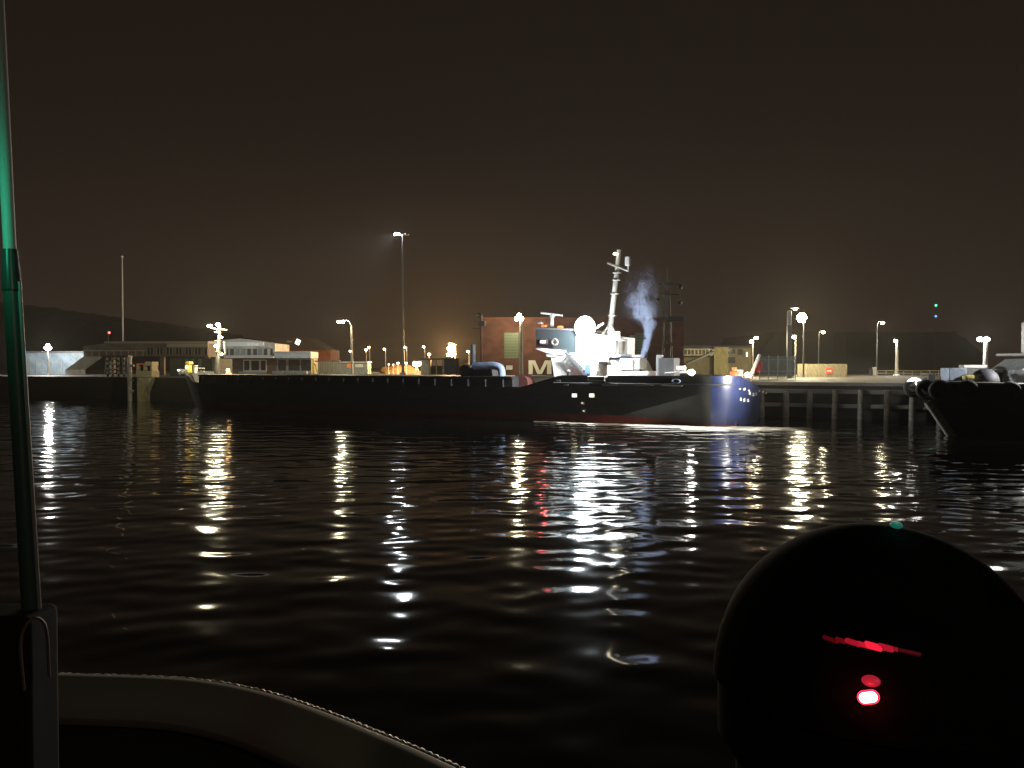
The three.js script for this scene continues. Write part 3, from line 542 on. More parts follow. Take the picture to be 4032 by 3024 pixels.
{ // terminal
  const d = 138, Z = -d, t = thing('terminal_building', 'white fronted ferry terminal with low gable and a row of upper windows', 'building', [X(945, d), QUAY, Z]);
  const wall = mat(0.6, 0.6, 0.56, 0.7, { map: rep(weather, 0.15, 0.3) });
  wk(t, 'wall', bx(X(800, d), X(1083, d), QUAY, Y(1402, d), Z - 9, Z - 0.4), mat(0.09, 0.065, 0.05, 0.9, { map: rep(masonry, 2, 1) }));
  wk(t, 'upper_wall', bx(X(806, d), X(1082, d), Y(1402, d), Y(1370, d), Z - 9, Z - 0.12), wall);
  wk(t, 'gable', extrude([[X(804, d), Y(1372, d)], [X(804, d), Y(1345, d)], [X(945, d), Y(1333, d)], [X(1083, d), Y(1353, d)], [X(1083, d), Y(1372, d)]], 9), wall, [0, 0, Z - 9]);
  const sign = wk(t, 'sign_board', bx(X(893, d), X(1040, d), Y(1364, d), Y(1347, d), Z + 0.01, Z + 0.09, 0.02), mat(0.66, 0.68, 0.68, 0.6));
  for (const [a, b] of [[975, 988], [990, 1001], [1003, 1016]]) wk(t, 'sign_plate', bx(X(a, d), X(b, d), Y(1362, d), Y(1351, d), Z + 0.095, Z + 0.13), mat(0.82, 0.84, 0.86, 0.5));
  const edges = [[812, 828], [833, 850], [870, 882], [891, 899], [907, 921], [930, 944], [952, 966], [975, 988], [998, 1012], [1018, 1034], [1040, 1053], [1066, 1074]];
  edges.forEach(([a, b], i) => { const f = wk(t, 'window', bx(X(a, d), X(b, d), Y(1398, d), Y(1374, d), Z - 0.11, Z - 0.05), [6, 9, 5].includes(i) ? mat(0.2, 0.23, 0.24, 0.3) : M.darkGrey); });
  wk(t, 'ledge', bx(X(890, d), X(1083, d), Y(1410, d), Y(1404, d), Z - 1, Z + 0.9), M.white);
  wk(t, 'sill', bx(X(804, d), X(1083, d), Y(1403.5, d), Y(1400, d), Z - 0.1, Z + 0.05), M.white);
  for (const [a, b] of [[960, 980], [988, 1018], [1026, 1044]]) { const f = wk(t, 'window_frame', bx(X(a - 4, d), X(b + 4, d), Y(1464, d), Y(1416, d), Z - 0.38, Z - 0.3), mat(0.3, 0.28, 0.24, 0.7)); mk(f, 'pane', bx(X(a, d), X(b, d), Y(1458, d), Y(1420, d), Z - 0.295, Z - 0.27), M.glassDark); }
  wk(t, 'window_sill', bx(X(938, d), X(1046, d), Y(1471, d), Y(1463, d), Z - 0.35, Z - 0.1), M.grey);
  // wing with pale fascia
  wk(t, 'fascia', bx(X(1084, d), X(1226, d), Y(1410, d), Y(1385, d), Z - 5, Z + 0.5), mat(0.55, 0.62, 0.66, 0.6, { map: rep(weather, 2, 1) }));
  wk(t, 'fascia_trim', bx(X(1083, d), X(1228, d), Y(1388, d), Y(1384, d), Z + 0.51, Z + 0.6), M.white); wk(t, 'fascia_trim', bx(X(1221, d), X(1228, d), Y(1408, d), Y(1388.2, d), Z + 0.51, Z + 0.58), M.white);
  wk(t, 'wing_wall', bx(X(1086, d), X(1224, d), QUAY, Y(1411, d), Z - 5, Z - 0.5), mat(0.2, 0.19, 0.17, 0.8));
  for (const [a, b] of [[1094, 1124], [1134, 1178], [1184, 1222]]) wk(t, 'window', bx(X(a, d), X(b, d), Y(1458, d), Y(1416, d), Z - 0.49, Z - 0.42), M.glassDark);
  for (const [a, b] of [[1075, 1118], [1126, 1160], [1164, 1212]]) wk(t, 'planter', bx(X(a, d), X(b, d), QUAY, Y(1461, d), Z - 0.3, Z + 0.6, 0.06), M.grey);
}
{
  const d = 175, Z = -d, t = thing('hipped_roof_building', 'low red brick building with black hipped roof and one bright skylight', 'building', [X(1180, d), QUAY, Z]);
  wk(t, 'wall', bx(X(1060, d), X(1302, d), QUAY, Y(1378, d), Z - 9, Z), M.brickDark);
  wk(t, 'roof', extrude([[X(1040, d), Y(1379, d)], [X(1066, d), Y(1330, d)], [X(1210, d), Y(1328, d)], [X(1292, d), Y(1379, d)]], 9.6), M.roof, [0, 0, Z - 9.4]);
  const g = glow(1, 0.97, 0.85, 2.2), p = wk(t, 'skylight_window', bx(-0.42, 0.42, -0.5, 0.5, -0.05, 0.05).rotateZ(-0.45), g, [X(1175, d), Y(1347, d), Z + 0.28]);
  wk(t, 'skylight', bx(X(1132, d), X(1150, d), Y(1348, d), Y(1342, d), Z + 0.2, Z + 0.3), M.grey);
}
{
  const d = 118, Z = -d, t = thing('chain_link_fence', 'grey green mesh fence with yellow braced end post beside the terminal', 'fence', [X(1280, d), QUAY, Z]);
  wk(t, 'end_post', bx(X(1230, d), X(1238, d), QUAY, Y(1413, d), Z, Z + 0.2), M.yellow);
  wk(t, 'brace', bar(V(X(1240, d), Y(1430, d), Z + 0.1), V(X(1254, d), QUAY, Z + 0.1), 0.1), M.yellow);
  for (let i = 0; i <= 8; i++) { const x = lerp(X(1256, d), X(1336, d), i / 8); wk(t, 'panel', bx(x - 0.13, x + 0.13, QUAY + 0.05, Y(1424, d), Z - 0.05, Z + 0.02), mat(0.2, 0.22, 0.19, 0.7, { map: rep(weather, 1, 1) })); }
  wk(t, 'rail', bx(X(1240, d), X(1340, d), Y(1424, d), Y(1420, d), Z - 0.06, Z + 0.05), M.darkGrey);
}
{
  const d = 120, Z = -d, t = thing('site_cabin', 'grey site cabin with white roof edge and orange square notice', 'cabin', [X(1395, d), QUAY, Z]);
  wk(t, 'wall', bx(X(1340, d), X(1448, d), QUAY, Y(1428, d), Z - 3, Z), mat(0.3, 0.31, 0.33, 0.7, { map: rep(weather, 2, 1) }));
  wk(t, 'roof', bx(X(1334, d), X(1450, d), Y(1428, d), Y(1424, d), Z - 3.1, Z + 0.3), M.white);
  wk(t, 'notice', bx(X(1366, d), X(1384, d), Y(1448, d), Y(1431, d), Z + 0.01, Z + 0.05), mat(0.8, 0.2, 0.06, 0.6));
  wk(t, 'window', bx(X(1399, d), X(1430, d), Y(1446, d), Y(1433, d), Z + 0.01, Z + 0.05), mat(0.5, 0.5, 0.48, 0.5));
}
{
  const d = 105, Z = -d, t = thing('low_dock_building', 'low grey green dock building under the covered walkway', 'building', [X(700, d), QUAY, Z - 6]);
  wk(t, 'wall', bx(X(600, d), X(800, d), QUAY, Y(1410, d), Z - 11, Z - 5.5), mat(0.13, 0.14, 0.11, 0.85, { map: rep(weather, 2, 1) }));
  for (const px of [668, 695, 724, 780]) wk(t, 'pilaster', bx(X(px, d) - 0.14, X(px, d) + 0.14, QUAY, Y(1412, d), Z - 5.5, Z - 5.3), M.grey);
}

// ---------------------------------------------------------------- middle: yard, cabins, brick building
{
  const d = 150, Z = -d, g = new THREE.SphereGeometry(1, 40, 14, 0, 6.283, 0, 1.57), p = g.attributes.position;
  for (let i = 0; i < p.count; i++) { const k = 1 + 0.25 * noise.noise(p.getX(i) * 3, p.getY(i) * 3, p.getZ(i) * 3); p.setXYZ(i, p.getX(i) * k * 3.6, p.getY(i) * k * 1.5, p.getZ(i) * k * 2); }
  g.computeVertexNormals(); solo('spoil_heap', 'low earth heap lit orange by the sodium lamps in the yard', 'heap', g, mat(0.3, 0.2, 0.12, 1, { map: rep(weather, 3, 3) }), [X(1575, d), QUAY - 0.05, Z]);
}
{
  const d = 112, Z = -d, t = thing('white_cabin', 'white and open framed yard cabin beside the bright ground floodlight', 'cabin', [X(1700, d), QUAY, Z]);
  wk(t, 'wall', bx(X(1657, d), X(1692, d), QUAY, Y(1416, d), Z - 2.4, Z, 0.03), M.white);
  wk(t, 'roof', bx(X(1655, d), X(1748, d), Y(1416, d), Y(1411, d), Z - 2.6, Z + 0.2), M.darkGrey);
  for (const px of [1692, 1718, 1744]) wk(t, 'post', bx(X(px, d) - 0.08, X(px, d) + 0.08, QUAY, Y(1416, d), Z - 0.1, Z + 0.06), M.galv);
  wk(t, 'back_wall', bx(X(1692, d), X(1744, d), QUAY, Y(1440, d), Z - 2.3, Z - 2.2), M.grey);
}
{
  const d = 108, Z = -d, t = thing('blue_container', 'dull blue grey storage container under the orange floodlights', 'container', [X(1772, d), QUAY, Z]);
  wk(t, 'body', bx(X(1748, d), X(1797, d), QUAY, Y(1413, d), Z - 5, Z, 0.02), mat(0.13, 0.16, 0.24, 0.6, { map: rep(weather, 1, 1) }));
  for (let i = 0; i < 7; i++) { const x = lerp(X(1751, d), X(1794, d), i / 6); wk(t, 'corrugation', box(0.07, 1.6, 0.06), mat(0.13, 0.16, 0.24, 0.6), [x, QUAY + 1, Z + 0.03]); }
  wk(t, 'top_rail', bx(X(1746, d), X(1799, d), Y(1414, d), Y(1410, d), Z - 5.1, Z + 0.05), M.darkGrey);
}
{
  const d = 116, Z = -d, t = thing('timber_hut', 'small timber hut with pale sloping roof beside the blue container', 'hut', [X(1816, d), QUAY, Z]);
  wk(t, 'wall', bx(X(1802, d), X(1832, d), QUAY, Y(1436, d), Z - 2, Z), mat(0.4, 0.3, 0.18, 0.8));
  wk(t, 'door', bx(X(1806, d), X(1813, d), QUAY, Y(1440, d), Z + 0.01, Z + 0.05), M.darkGrey);
  wk(t, 'roof', extrude([[X(1797, d), Y(1436, d)], [X(1803, d), Y(1418, d)], [X(1836, d), Y(1416, d)], [X(1838, d), Y(1424, d)], [X(1815, d), Y(1437, d)]], 2.6), M.cream, [0, 0, Z - 2.3]);
}
{ // brick building with big letters
  const d = 98, Z = -d, t = thing('brick_building', 'large red brick quayside block with big white wall letters', 'building', [X(2290, d), QUAY, Z]);
  wk(t, 'wall', bx(X(1898, d), X(2692, d), QUAY, Y(1256, d), Z - 14, Z), M.brick);
  wk(t, 'parapet', bx(X(1893, d), X(2697, d), Y(1256, d), Y(1250, d), Z - 14.1, Z + 0.12), M.brickDark);
  wk(t, 'plinth', bx(X(1895, d), X(2695, d), QUAY, Y(1478, d), Z - 0.1, Z + 0.12), M.redBrown);
  const panelWin = (a, b, c, e) => {
    const f = wk(t, 'window', bx(X(a, d), X(b, d), Y(e, d), Y(c, d), Z + 0.01, Z + 0.06), mat(0.09, 0.11, 0.06, 0.4));
    for (let i = 0; i < 9; i++) { const y = lerp(Y(e, d), Y(c, d), (i + 0.5) / 9); mk(f, 'louvre', bx(X(a + 2, d), X(b - 2, d), y - 0.07, y + 0.05, Z + 0.065, Z + 0.12), mat(0.13, 0.15, 0.085, 0.5)); }
  };
  panelWin(1985, 2042, 1310, 1412); panelWin(2150, 2200, 1310, 1412); panelWin(2500, 2550, 1310, 1412);
  wk(t, 'notice', bx(X(1993, d), X(2018, d), Y(1456, d), Y(1439, d), Z + 0.125, Z + 0.17), M.white);
  for (const px of [2490, 2452]) wk(t, 'wall_sign', bx(X(px, d) - 0.3, X(px, d) + 0.3, Y(px > 2470 ? 1330 : 1378, d), Y(px > 2470 ? 1320 : 1372, d), Z + 0.01, Z + 0.05), M.grey);
  const font = await new FontLoader().loadAsync('fonts/droid/droid_sans_bold.typeface.json');
  for (const [c, px, w] of [['M', 2126, 1.0], ['N', 2362, 1.0], ['A', 2538, 1.0]]) {
    const h = Y(1419, d) - Y(1473, d), g = new TextGeometry(c, { font, size: h, depth: 0.1, curveSegments: 4, bevelEnabled: false }); g.computeBoundingBox(); const b = g.boundingBox, s = h / (b.max.y - b.min.y);
    const wd = ({ M: 90, N: 78, A: 76 })[c] / FOCAL * d; g.translate(-(b.min.x + b.max.x) / 2, -b.min.y, 0).scale(wd / (b.max.x - b.min.x), s, 1);
    const m = wk(t, 'letter', g, mat(0.62, 0.58, 0.48, 0.6), [X(px, d), Y(1473, d), Z + 0.13]); m.userData.label = `big white wall letter ${c}`;
  }
}
{ // dark signal masts
  const d = 90, Z = -d, t = thing('signal_mast', 'dark signal mast with ring and short yards at the brick corner', 'mast', [X(1895, d), QUAY, Z]);
  wk(t, 'post', cyl(0.13, 0.1, Y(1240, d) - QUAY, 12), M.redBrown, [X(1895, d), (Y(1240, d) + QUAY) / 2, Z]);
  wk(t, 'ring', new THREE.TorusGeometry(0.26, 0.06, 10, 24), M.darkSteel, [X(1887, d), Y(1243, d), Z + 0.12]);
  for (const [a, b, py] of [[1863, 1900, 1237], [1863, 1905, 1265], [1862, 1910, 1293]]) wk(t, 'yard', bar(V(X(a, d), Y(py, d), Z), V(X(b, d), Y(py + 1, d), Z), 0.045), M.darkSteel);
  wk(t, 'shape_box', rbox(0.7, 0.55, 0.4, 0.05), M.darkGrey, [X(1897, d), Y(1275, d), Z + 0.1]);
}
{
  const d = 88, Z = -d, x = X(2625, d), t = thing('lattice_mast', 'tall black lattice signal mast with yards and hanging balls behind the smoke', 'mast', [x, QUAY, Z]);
  const h = Y(1075, d) - QUAY, s = 0.5;
  for (const [i, j] of [[-1, -1], [1, -1], [1, 1], [-1, 1]]) mk(t, 'leg', bar(V(i * s, 0, j * s), V(i * 0.18, h - 1, j * 0.18), 0.07, 0.05, 8), M.black);
  for (let k = 0; k < 9; k++) { const f0 = k / 9, f1 = (k + 1) / 9, a = lerp(s, 0.18, f0), b = lerp(s, 0.18, f1); mk(t, 'brace', merge([bar(V(-a, f0 * (h - 1), a), V(b, f1 * (h - 1), b), 0.035, 0.035, 6), bar(V(a, f0 * (h - 1), -a), V(-b, f1 * (h - 1), -b), 0.035, 0.035, 6), bar(V(-b, f1 * (h - 1), b), V(b, f1 * (h - 1), b), 0.035, 0.035, 6)]), M.black); }
  mk(t, 'top_pole', cyl(0.07, 0.05, 1.6, 8), M.black, [0, h - 0.4, 0]);
  for (const [a, b, py] of [[2590, 2680, 1118], [2596, 2672, 1158]]) mk(t, 'yard', bar(V(X(a, d) - x, Y(py, d) - QUAY, 0), V(X(b, d) - x, Y(py + 2, d) - QUAY, 0), 0.06), M.black);
  for (const [px, py, r] of [[2676, 1131, 0.24], [2676, 1192, 0.22], [2590, 1180, 0.2]]) { mk(t, 'signal_ball', new THREE.SphereGeometry(r, 14, 10), M.black, [X(px, d) - x, Y(py, d) - QUAY, 0]); mk(t, 'halyard', bar(V(X(px, d) - x, Y(1120, d) - QUAY, 0), V(X(px, d) - x, Y(py, d) - QUAY, 0), 0.015), M.black); }
  mk(t, 'platform', rbox(1.7, 0.5, 1, 0.04), M.black, [X(2658, d) - x, Y(1257, d) - QUAY, 0]);
  mk(t, 'awning', extrude([[0, 0], [1.1, -0.35], [1.1, -0.42], [0, -0.3]], 0.8), M.redBrown, [X(2625, d) - x, Y(1342, d) - QUAY, -0.4]);
}

// ---------------------------------------------------------------- right: yellow building, dark shed, wall, railing
{
  const d = 122, Z = -d, t = thing('cream_office', 'cream two storey dock office with balcony rail and dark windows', 'building', [X(2800, d), QUAY, Z]);
  wk(t, 'wall', bx(X(2640, d), X(2958, d), QUAY, Y(1368, d), Z - 10, Z), mat(0.15, 0.13, 0.07, 0.85, { map: rep(weather, 3, 1) }));
  wk(t, 'roof', bx(X(2630, d), X(2966, d), Y(1368, d), Y(1362, d), Z - 10.4, Z + 0.6), M.roof);
  wk(t, 'bay', bx(X(2803, d), X(2860, d), QUAY, Y(1368.5, d), Z + 0.01, Z + 1.2), mat(0.26, 0.23, 0.1, 0.85, { map: rep(weather, 1, 1) }));
  for (const [a, b, c, e] of [[2858, 2872, 1372, 1394], [2880, 2894, 1374, 1392], [2905, 2922, 1374, 1398], [2858, 2872, 1406, 1430], [2880, 2894, 1406, 1430]]) wk(t, 'window', bx(X(a, d), X(b, d), Y(e, d), Y(c, d), Z + (a < 2862 ? 1.21 : 0.01), Z + (a < 2862 ? 1.25 : 0.06)), M.glassDark);
  wk(t, 'balcony', bx(X(2640, d), X(2800, d), Y(1400, d), Y(1397, d), Z + 0.01, Z + 1.3), M.cream);
  wk(t, 'balcony_rail', bx(X(2640, d), X(2800, d), Y(1377, d), Y(1375, d), Z + 1.2, Z + 1.3), M.galv);
  for (let i = 0; i < 12; i++) { const x = lerp(X(2642, d), X(2798, d), i / 11); wk(t, 'baluster', bx(x - 0.04, x + 0.04, Y(1397, d), Y(1377, d), Z + 1.2, Z + 1.28), M.galv); }
  wk(t, 'outside_stair', extrude([[X(2690, d), Y(1437, d)], [X(2690, d), Y(1431, d)], [X(2800, d), Y(1382, d)], [X(2806, d), Y(1388, d)]], 0.9), M.darkSteel, [0, 0, Z + 1.35]);
  for (const [px, py, h] of [[2643, 1375, 26], [2930, 1396, 18]]) wk(t, 'lit_slot_window', bx(X(px, d) - 0.1, X(px, d) + 0.1, Y(py + h / 2, d), Y(py - h / 2, d), Z + 1.31, Z + 1.36), glow(1, 0.85, 0.5, 0.7));
}
{
  const d = 165, Z = -d, t = thing('dark_shed', 'huge black dock shed with sloping ends behind the lamps', 'shed', [X(3440, d), QUAY, Z]);
  wk(t, 'wall', extrude([[X(2985, d), QUAY], [X(2985, d), Y(1402, d)], [X(3056, d), Y(1310, d)], [X(3760, d), Y(1315, d)], [X(3800, d), Y(1332, d)], [X(3885, d), Y(1408, d)], [X(3885, d), QUAY]], 40), M.shed, [0, 0, Z - 40]);
  for (let i = 0; i < 14; i++) { const x = lerp(X(3070, d), X(3750, d), i / 13); wk(t, 'roof_rib', box(0.16, Y(1318, d) - Y(1432, d), 0.12), M.shed, [x, (Y(1318, d) + Y(1432, d)) / 2, Z + 0.06]); }
  wk(t, 'ridge_cap', bx(X(3054, d), X(3762, d), Y(1313, d), Y(1308, d), Z - 40.2, Z + 0.2), M.shed);
}
{
  const d = 105, Z = -d, t = thing('concrete_wall', 'pale concrete wall with a small red notice behind the railing', 'wall', [X(3238, d), QUAY, Z]);
  for (let i = 0; i < 5; i++) { const a = lerp(3140, 3335, i / 5), b = lerp(3140, 3335, (i + 1) / 5); wk(t, 'panel', bx(X(a, d) + 0.015, X(b, d) - 0.015, QUAY, Y(1433, d), Z - 0.25, Z + rr(-0.01, 0.01)), mat(0.26, 0.23, 0.15, 0.85, { map: rep(weather, 1, 1) })); }
  const n = wk(t, 'red_notice', bx(X(3251, d), X(3276, d), Y(1472, d), Y(1449, d), Z + 0.02, Z + 0.06, 0.02), mat(0.75, 0.06, 0.04, 0.5)); mk(n, 'white_band', bx(X(3255, d), X(3272, d), Y(1463, d), Y(1458, d), Z + 0.062, Z + 0.075), M.white);
}
{
  const d = 117, Z = -d, t = thing('white_marker_post', 'short white marker post at the end of the yellow railing', 'bollard', [X(3442, d), QUAY, Z]);
  wk(t, 'post', rbox(0.46, Y(1446, d) - QUAY, 0.4, 0.05), M.white, [X(3442, d), (Y(1446, d) + QUAY) / 2, Z]);
  wk(t, 'dark_side', box(0.34, 0.95, 0.3), M.darkSteel, [X(3429, d), QUAY + 0.475, Z]);
}
{
  const d = 112, Z = -d, t = thing('quay_railing', 'long low yellowish two bar railing along the far quay', 'railing', [X(3620, d), QUAY, Z], {});
  for (const py of [1460, 1470]) wk(t, 'rail', bar(V(X(3452, d), Y(py, d), Z), V(X(4180, d), Y(py, d), Z), 0.05), M.cream);
  for (let i = 0; i < 22; i++) { const x = lerp(X(3454, d), X(4176, d), i / 21); wk(t, 'post', cyl(0.05, 0.05, Y(1460, d) - QUAY, 8), M.cream, [x, (Y(1460, d) + QUAY) / 2, Z]); }
}
{
  const d = 84, Z = -d, t = thing('mesh_screen', 'tall greenish see-through safety screen on the quay behind the stern', 'screen', [X(3060, d), QUAY, Z]);
  for (const px of [2990, 3026, 3062, 3098, 3132]) wk(t, 'post', bx(X(px, d) - 0.04, X(px, d) + 0.04, QUAY, Y(1400, d), Z - 0.04, Z + 0.04), M.galv);
  for (const py of [1417, 1462]) wk(t, 'rail', bar(V(X(2988, d), Y(py, d), Z + 0.06), V(X(3134, d), Y(py, d), Z + 0.06), 0.04), M.steel);
  for (let i = 0; i < 4; i++) { const a = 2990 + i * 35.5; wk(t, 'panel', bx(X(a, d) + 0.06, X(a + 35.5, d) - 0.06, QUAY + 0.1, Y(1402, d), Z - 0.015, Z + 0.015), mat(0.12, 0.16, 0.14, 0.3, { transparent: true, opacity: 0.38 })); }
}
{
  const d = 160, Z = -d + 2, x = X(3660, d), t = thing('radio_mast', 'thin dark mast over the shed with a green and a blue light', 'mast', [x, QUAY, Z]);
  mk(t, 'pole', cyl(0.09, 0.05, Y(1200, d) - QUAY, 8), M.black, [0, (Y(1200, d) - QUAY) / 2, 0]);
  for (const [py, c, n] of [[1206, [0.05, 1, 0.45], 'green_light'], [1248, [0.1, 0.2, 1], 'blue_light']]) {
    mk(t, n, new THREE.SphereGeometry(0.19, 12, 8), glow(...c, 1.6), [0, Y(py, d) - QUAY, 0.12]);
    const l = new THREE.PointLight(new THREE.Color().setRGB(...c), 0.6); l.position.set(0, Y(py, d) - QUAY, 0.12); l.castShadow = true; l.shadow.radius = 6; l.name = n + '_glow'; t.add(l);
  }
}

// ---------------------------------------------------------------- lamps ashore
streetLamp('white floodlight over the blue grey shed at far left', { px: 190, py: 1368, d: 122, col: 'white', I: 190, r: 0.235, k: 40, bulbs: 3, hood: false });
streetLamp('yellowish street lamp on a long arm between terminal and tall mast', { px: 1343, py: 1268, d: 110, post: 1386, top: 1282, col: 'yellow', I: 110, r: 0.235, w: 0.16, k: 40, bulbs: 2 });
{ // high mast floodlight
  const d = 124, x = X(1587, d), t = thing('high_mast_light', 'very tall dark post with white floodlight at its top', 'light mast', [x, QUAY, -d]);
  const h = Y(925, d) - QUAY; mk(t, 'post', cyl(0.2, 0.1, h, 14), M.darkGrey, [0, h / 2, 0]); mk(t, 'crossbar', bar(V(-0.9, h - 0.05, 0), V(0.7, h - 0.05, 0), 0.06), M.galv); mk(t, 'foot', cyl(0.5, 0.4, 0.4, 12), M.concrete, [0, 0.2, 0]);
  mk(t, 'lamp_housing', rbox(0.7, 0.4, 0.3, 0.05), M.darkSteel, [-0.78, h + 0.08, -0.28]); for (const q of [-1.02, -0.56]) lampLight(t, V(q, h, 0), 'cool', 55, 0.235, { k: 40 });
  mk(t, 'spare_housing', rbox(0.5, 0.3, 0.35, 0.05), M.darkSteel, [0.65, h + 0.05, 0]);
  const s = new THREE.SpotLight(new THREE.Color(0.9, 0.96, 1), 800, 0, 0.85, 0.6); s.position.set(-0.95, h, 0.3); s.target.position.set(-30, 3, -9); s.castShadow = true; s.shadow.radius = 8; s.name = 'mast_floodlight_beam'; t.add(s, s.target);
}
{
  const far = 'small far lamps across the yard';
  const L = [
    ['far twin lamp nearest the hipped roof building', 1325, 1385, 190, 'yellow', 16, 1326], ['far lamp just left of the tall street lamp post', 1380, 1383, 190, 'yellow', 22, 1384],
    ['pale far lamp tucked beside the tall orange lamp', 1441, 1378, 185, 'yellow', 22, 1443], ['far lamp between the orange lamp and the tall mast', 1514, 1375, 185, 'yellow', 25, 1519],
    ['far lamp just right of the tall dark mast', 1595, 1369, 185, 'yellow', 28, 1602], ['far lamp over the white cabin roof', 1668, 1366, 185, 'yellow', 28, 1674],
    ['far lamp beside the dark stack over the timber hut', 1842, 1384, 160, 'yellow', 26, 1847],
  ];
  for (const [l, px, py, d, c, I, post] of L) streetLamp(l, { px, py, d, post, col: c, I, r: 0.235, w: 0.12, group: far, top: py - 2, k: 22, arm: true });
  streetLamp('low yellow lamp over the white cabin wall', { px: 1690, py: 1395, d: 150, col: 'yellow', I: 26, r: 0.235, k: 25, group: far });
  streetLamp('orange sodium lamp left of the tall mast', { px: 1453, py: 1368, d: 170, col: 'orange', I: 110, r: 0.235, w: 0.16, k: 30, top: 1366, post: 1456, m: M.grey, group: far });
  // twin orange floodlights, extra bulbs added to imitate their wide bloom
  const d = 138, x = X(1795, d), t = thing('sodium_floodlight', 'brilliant twin orange floodlights on a short post over the container', 'street lamp', [x, QUAY, -d], { group: far });
  const h = Y(1362, d) - QUAY; mk(t, 'post', cyl(0.14, 0.12, h, 12), M.galv, [0, h / 2, 0]);
  for (const [px, py, I] of [[1772, 1356, 380], [1784, 1358, 260], [1778, 1370, 380], [1766, 1372, 260], [1772, 1385, 380], [1784, 1388, 260], [1764, 1397, 380], [1780, 1400, 260]]) { const p = at(px, py, d); mk(t, 'arm', bar(V(0, p.y - QUAY - 0.1, -0.2), V(p.x - x, p.y - QUAY, -0.25), 0.05), M.galv); lampLight(t, V(p.x - x, p.y - QUAY, 0), I > 300 ? 'sodium' : 'orange', I, 0.235, { k: 30, flat: 1 }); }
  // little lights at ground level
  const low = 'small lights near the ground in the yard';
  for (const [l, px, py, dd, c, I, r, k] of [['small orange ground light furthest left on the earth heap', 1531, 1435, 140, 'orange', 1.5, 0.14, 4], ['small orange ground light next along the earth heap', 1548, 1436, 140, 'orange', 1.5, 0.14, 4],
    ['round white light low on the earth heap left of the mast', 1567, 1430, 140, 'warm', 6, 0.2, 10], ['round white light low just right of the mast', 1599, 1430, 140, 'warm', 6, 0.2, 10], ['dull orange lamp at the end of the grey cabin', 1456, 1437, 120, 'orange', 2, 0.16, 2]])
    streetLamp(l, { px, py, d: dd, col: c, I, r, k, w: 0.05, group: low, name: 'bollard_lamp', hood: false });
  const fd = 114, p = at(1641, 1432, fd), fl = thing('ground_floodlight', 'dazzling white floodlight low down beside the white cabin', 'floodlight', [p.x, QUAY, -fd], { group: low });
  mk(fl, 'stand', merge([bar(V(-0.3, 0, 0), V(0, p.y - QUAY - 0.2, 0), 0.05), bar(V(0.3, 0, 0), V(0, p.y - QUAY - 0.2, 0), 0.05)]), M.galv); mk(fl, 'lamp_housing', rbox(1.3, 0.7, 0.2, 0.05), M.darkSteel, [0.1, p.y - QUAY, -0.35]);
  lampLight(fl, V(-0.3, p.y - QUAY, 0), 'warm', 30, 0.235, { k: 30, flat: 1 }); lampLight(fl, V(0.35, p.y - QUAY, 0), 'warm', 30, 0.235, { k: 30, flat: 1 });
}
streetLamp('warm post top lamp in front of the orange lit brick wall', { px: 2044, py: 1252, d: 93, post: 2052, top: 1256, col: 'yellow', I: 65, r: 0.235, w: 0.24, k: 45, arm: false, bulbs: 3, hood: false });
streetLamp('pair of warm lamps on one post left of the dark shed', { px: 2958, py: 1345, d: 101, post: 2963, top: 1350, col: 'warm', I: 70, r: 0.235, k: 40, arm: false, hood: false });
{
  const d = 93, x = X(3106, d), t = thing('square_lamp_post', 'thick square pale post with a short lit arm, in front of the shed', 'street lamp', [x, QUAY, -d], { group: 'lamps along the quay' });
  const h = Y(1224, d) - QUAY, hs = Y(1282, d) - QUAY; mk(t, 'post', rbox(0.46, hs, 0.4, 0.04), M.grey, [0, hs / 2, 0]); mk(t, 'upper_post', rbox(0.42, h - hs - 0.05, 0.36, 0.04), M.white, [0, (h + hs) / 2 + 0.03, 0]);
  mk(t, 'arm', rbox(0.9, 0.14, 0.3, 0.05), M.white, [0.55, Y(1213, d) - QUAY, 0]); lampLight(t, V(0.6, Y(1219, d) - QUAY, 0.1), 'warm', 22, 0.2, { k: 14, flat: 0.35 });
}
streetLamp('dazzling large floodlight right of the thick square post', { px: 3155, py: 1252, d: 101, post: 3163, col: 'warm', I: 520, r: 0.235, k: 60, bulbs: 7, hood: false, arm: false, w: 0.1, m: M.darkSteel });
streetLamp('warm lamp on a thin post at the left end of the concrete wall', { px: 3125, py: 1328, d: 104, post: 3131, top: 1330, col: 'warm', I: 60, r: 0.235, k: 35, arm: false });
streetLamp('warm lamp head against the top edge of the dark shed', { px: 3240, py: 1309, d: 118, post: 3222, top: 1314, col: 'warm', I: 40, r: 0.235, k: 30, m: M.darkGrey });
streetLamp('warm lamp standing above the middle of the dark shed roofline', { px: 3472, py: 1272, d: 118, post: 3451, top: 1280, col: 'warm', I: 60, r: 0.235, k: 32, m: M.darkGrey });
streetLamp('white lit post with lamp beside the white marker post', { px: 3524, py: 1342, d: 117, post: 3531, top: 1338, col: 'white', I: 60, r: 0.235, k: 32, w: 0.26, m: M.white, arm: false, hood: false });
streetLamp('white lit lamp post at the right end of the dark shed', { px: 3870, py: 1336, d: 68, post: 3879, top: 1340, col: 'white', I: 130, bulbs: 2, r: 0.235, k: 40, w: 0.22, m: M.white, arm: false, hood: false });
{ // second lamp of the pair left of the shed
  const d = 101, t = scene.children.find((o) => o.userData.label?.startsWith('pair of warm lamps')); const p = at(2976, 1331, d).sub(t.position); lampLight(t, p, 'warm', 40, 0.235, { k: 40 }); mk(t, 'arm', bar(V(0, p.y - 0.35, 0), V(p.x, p.y, -0.2), 0.04), M.galv);
}

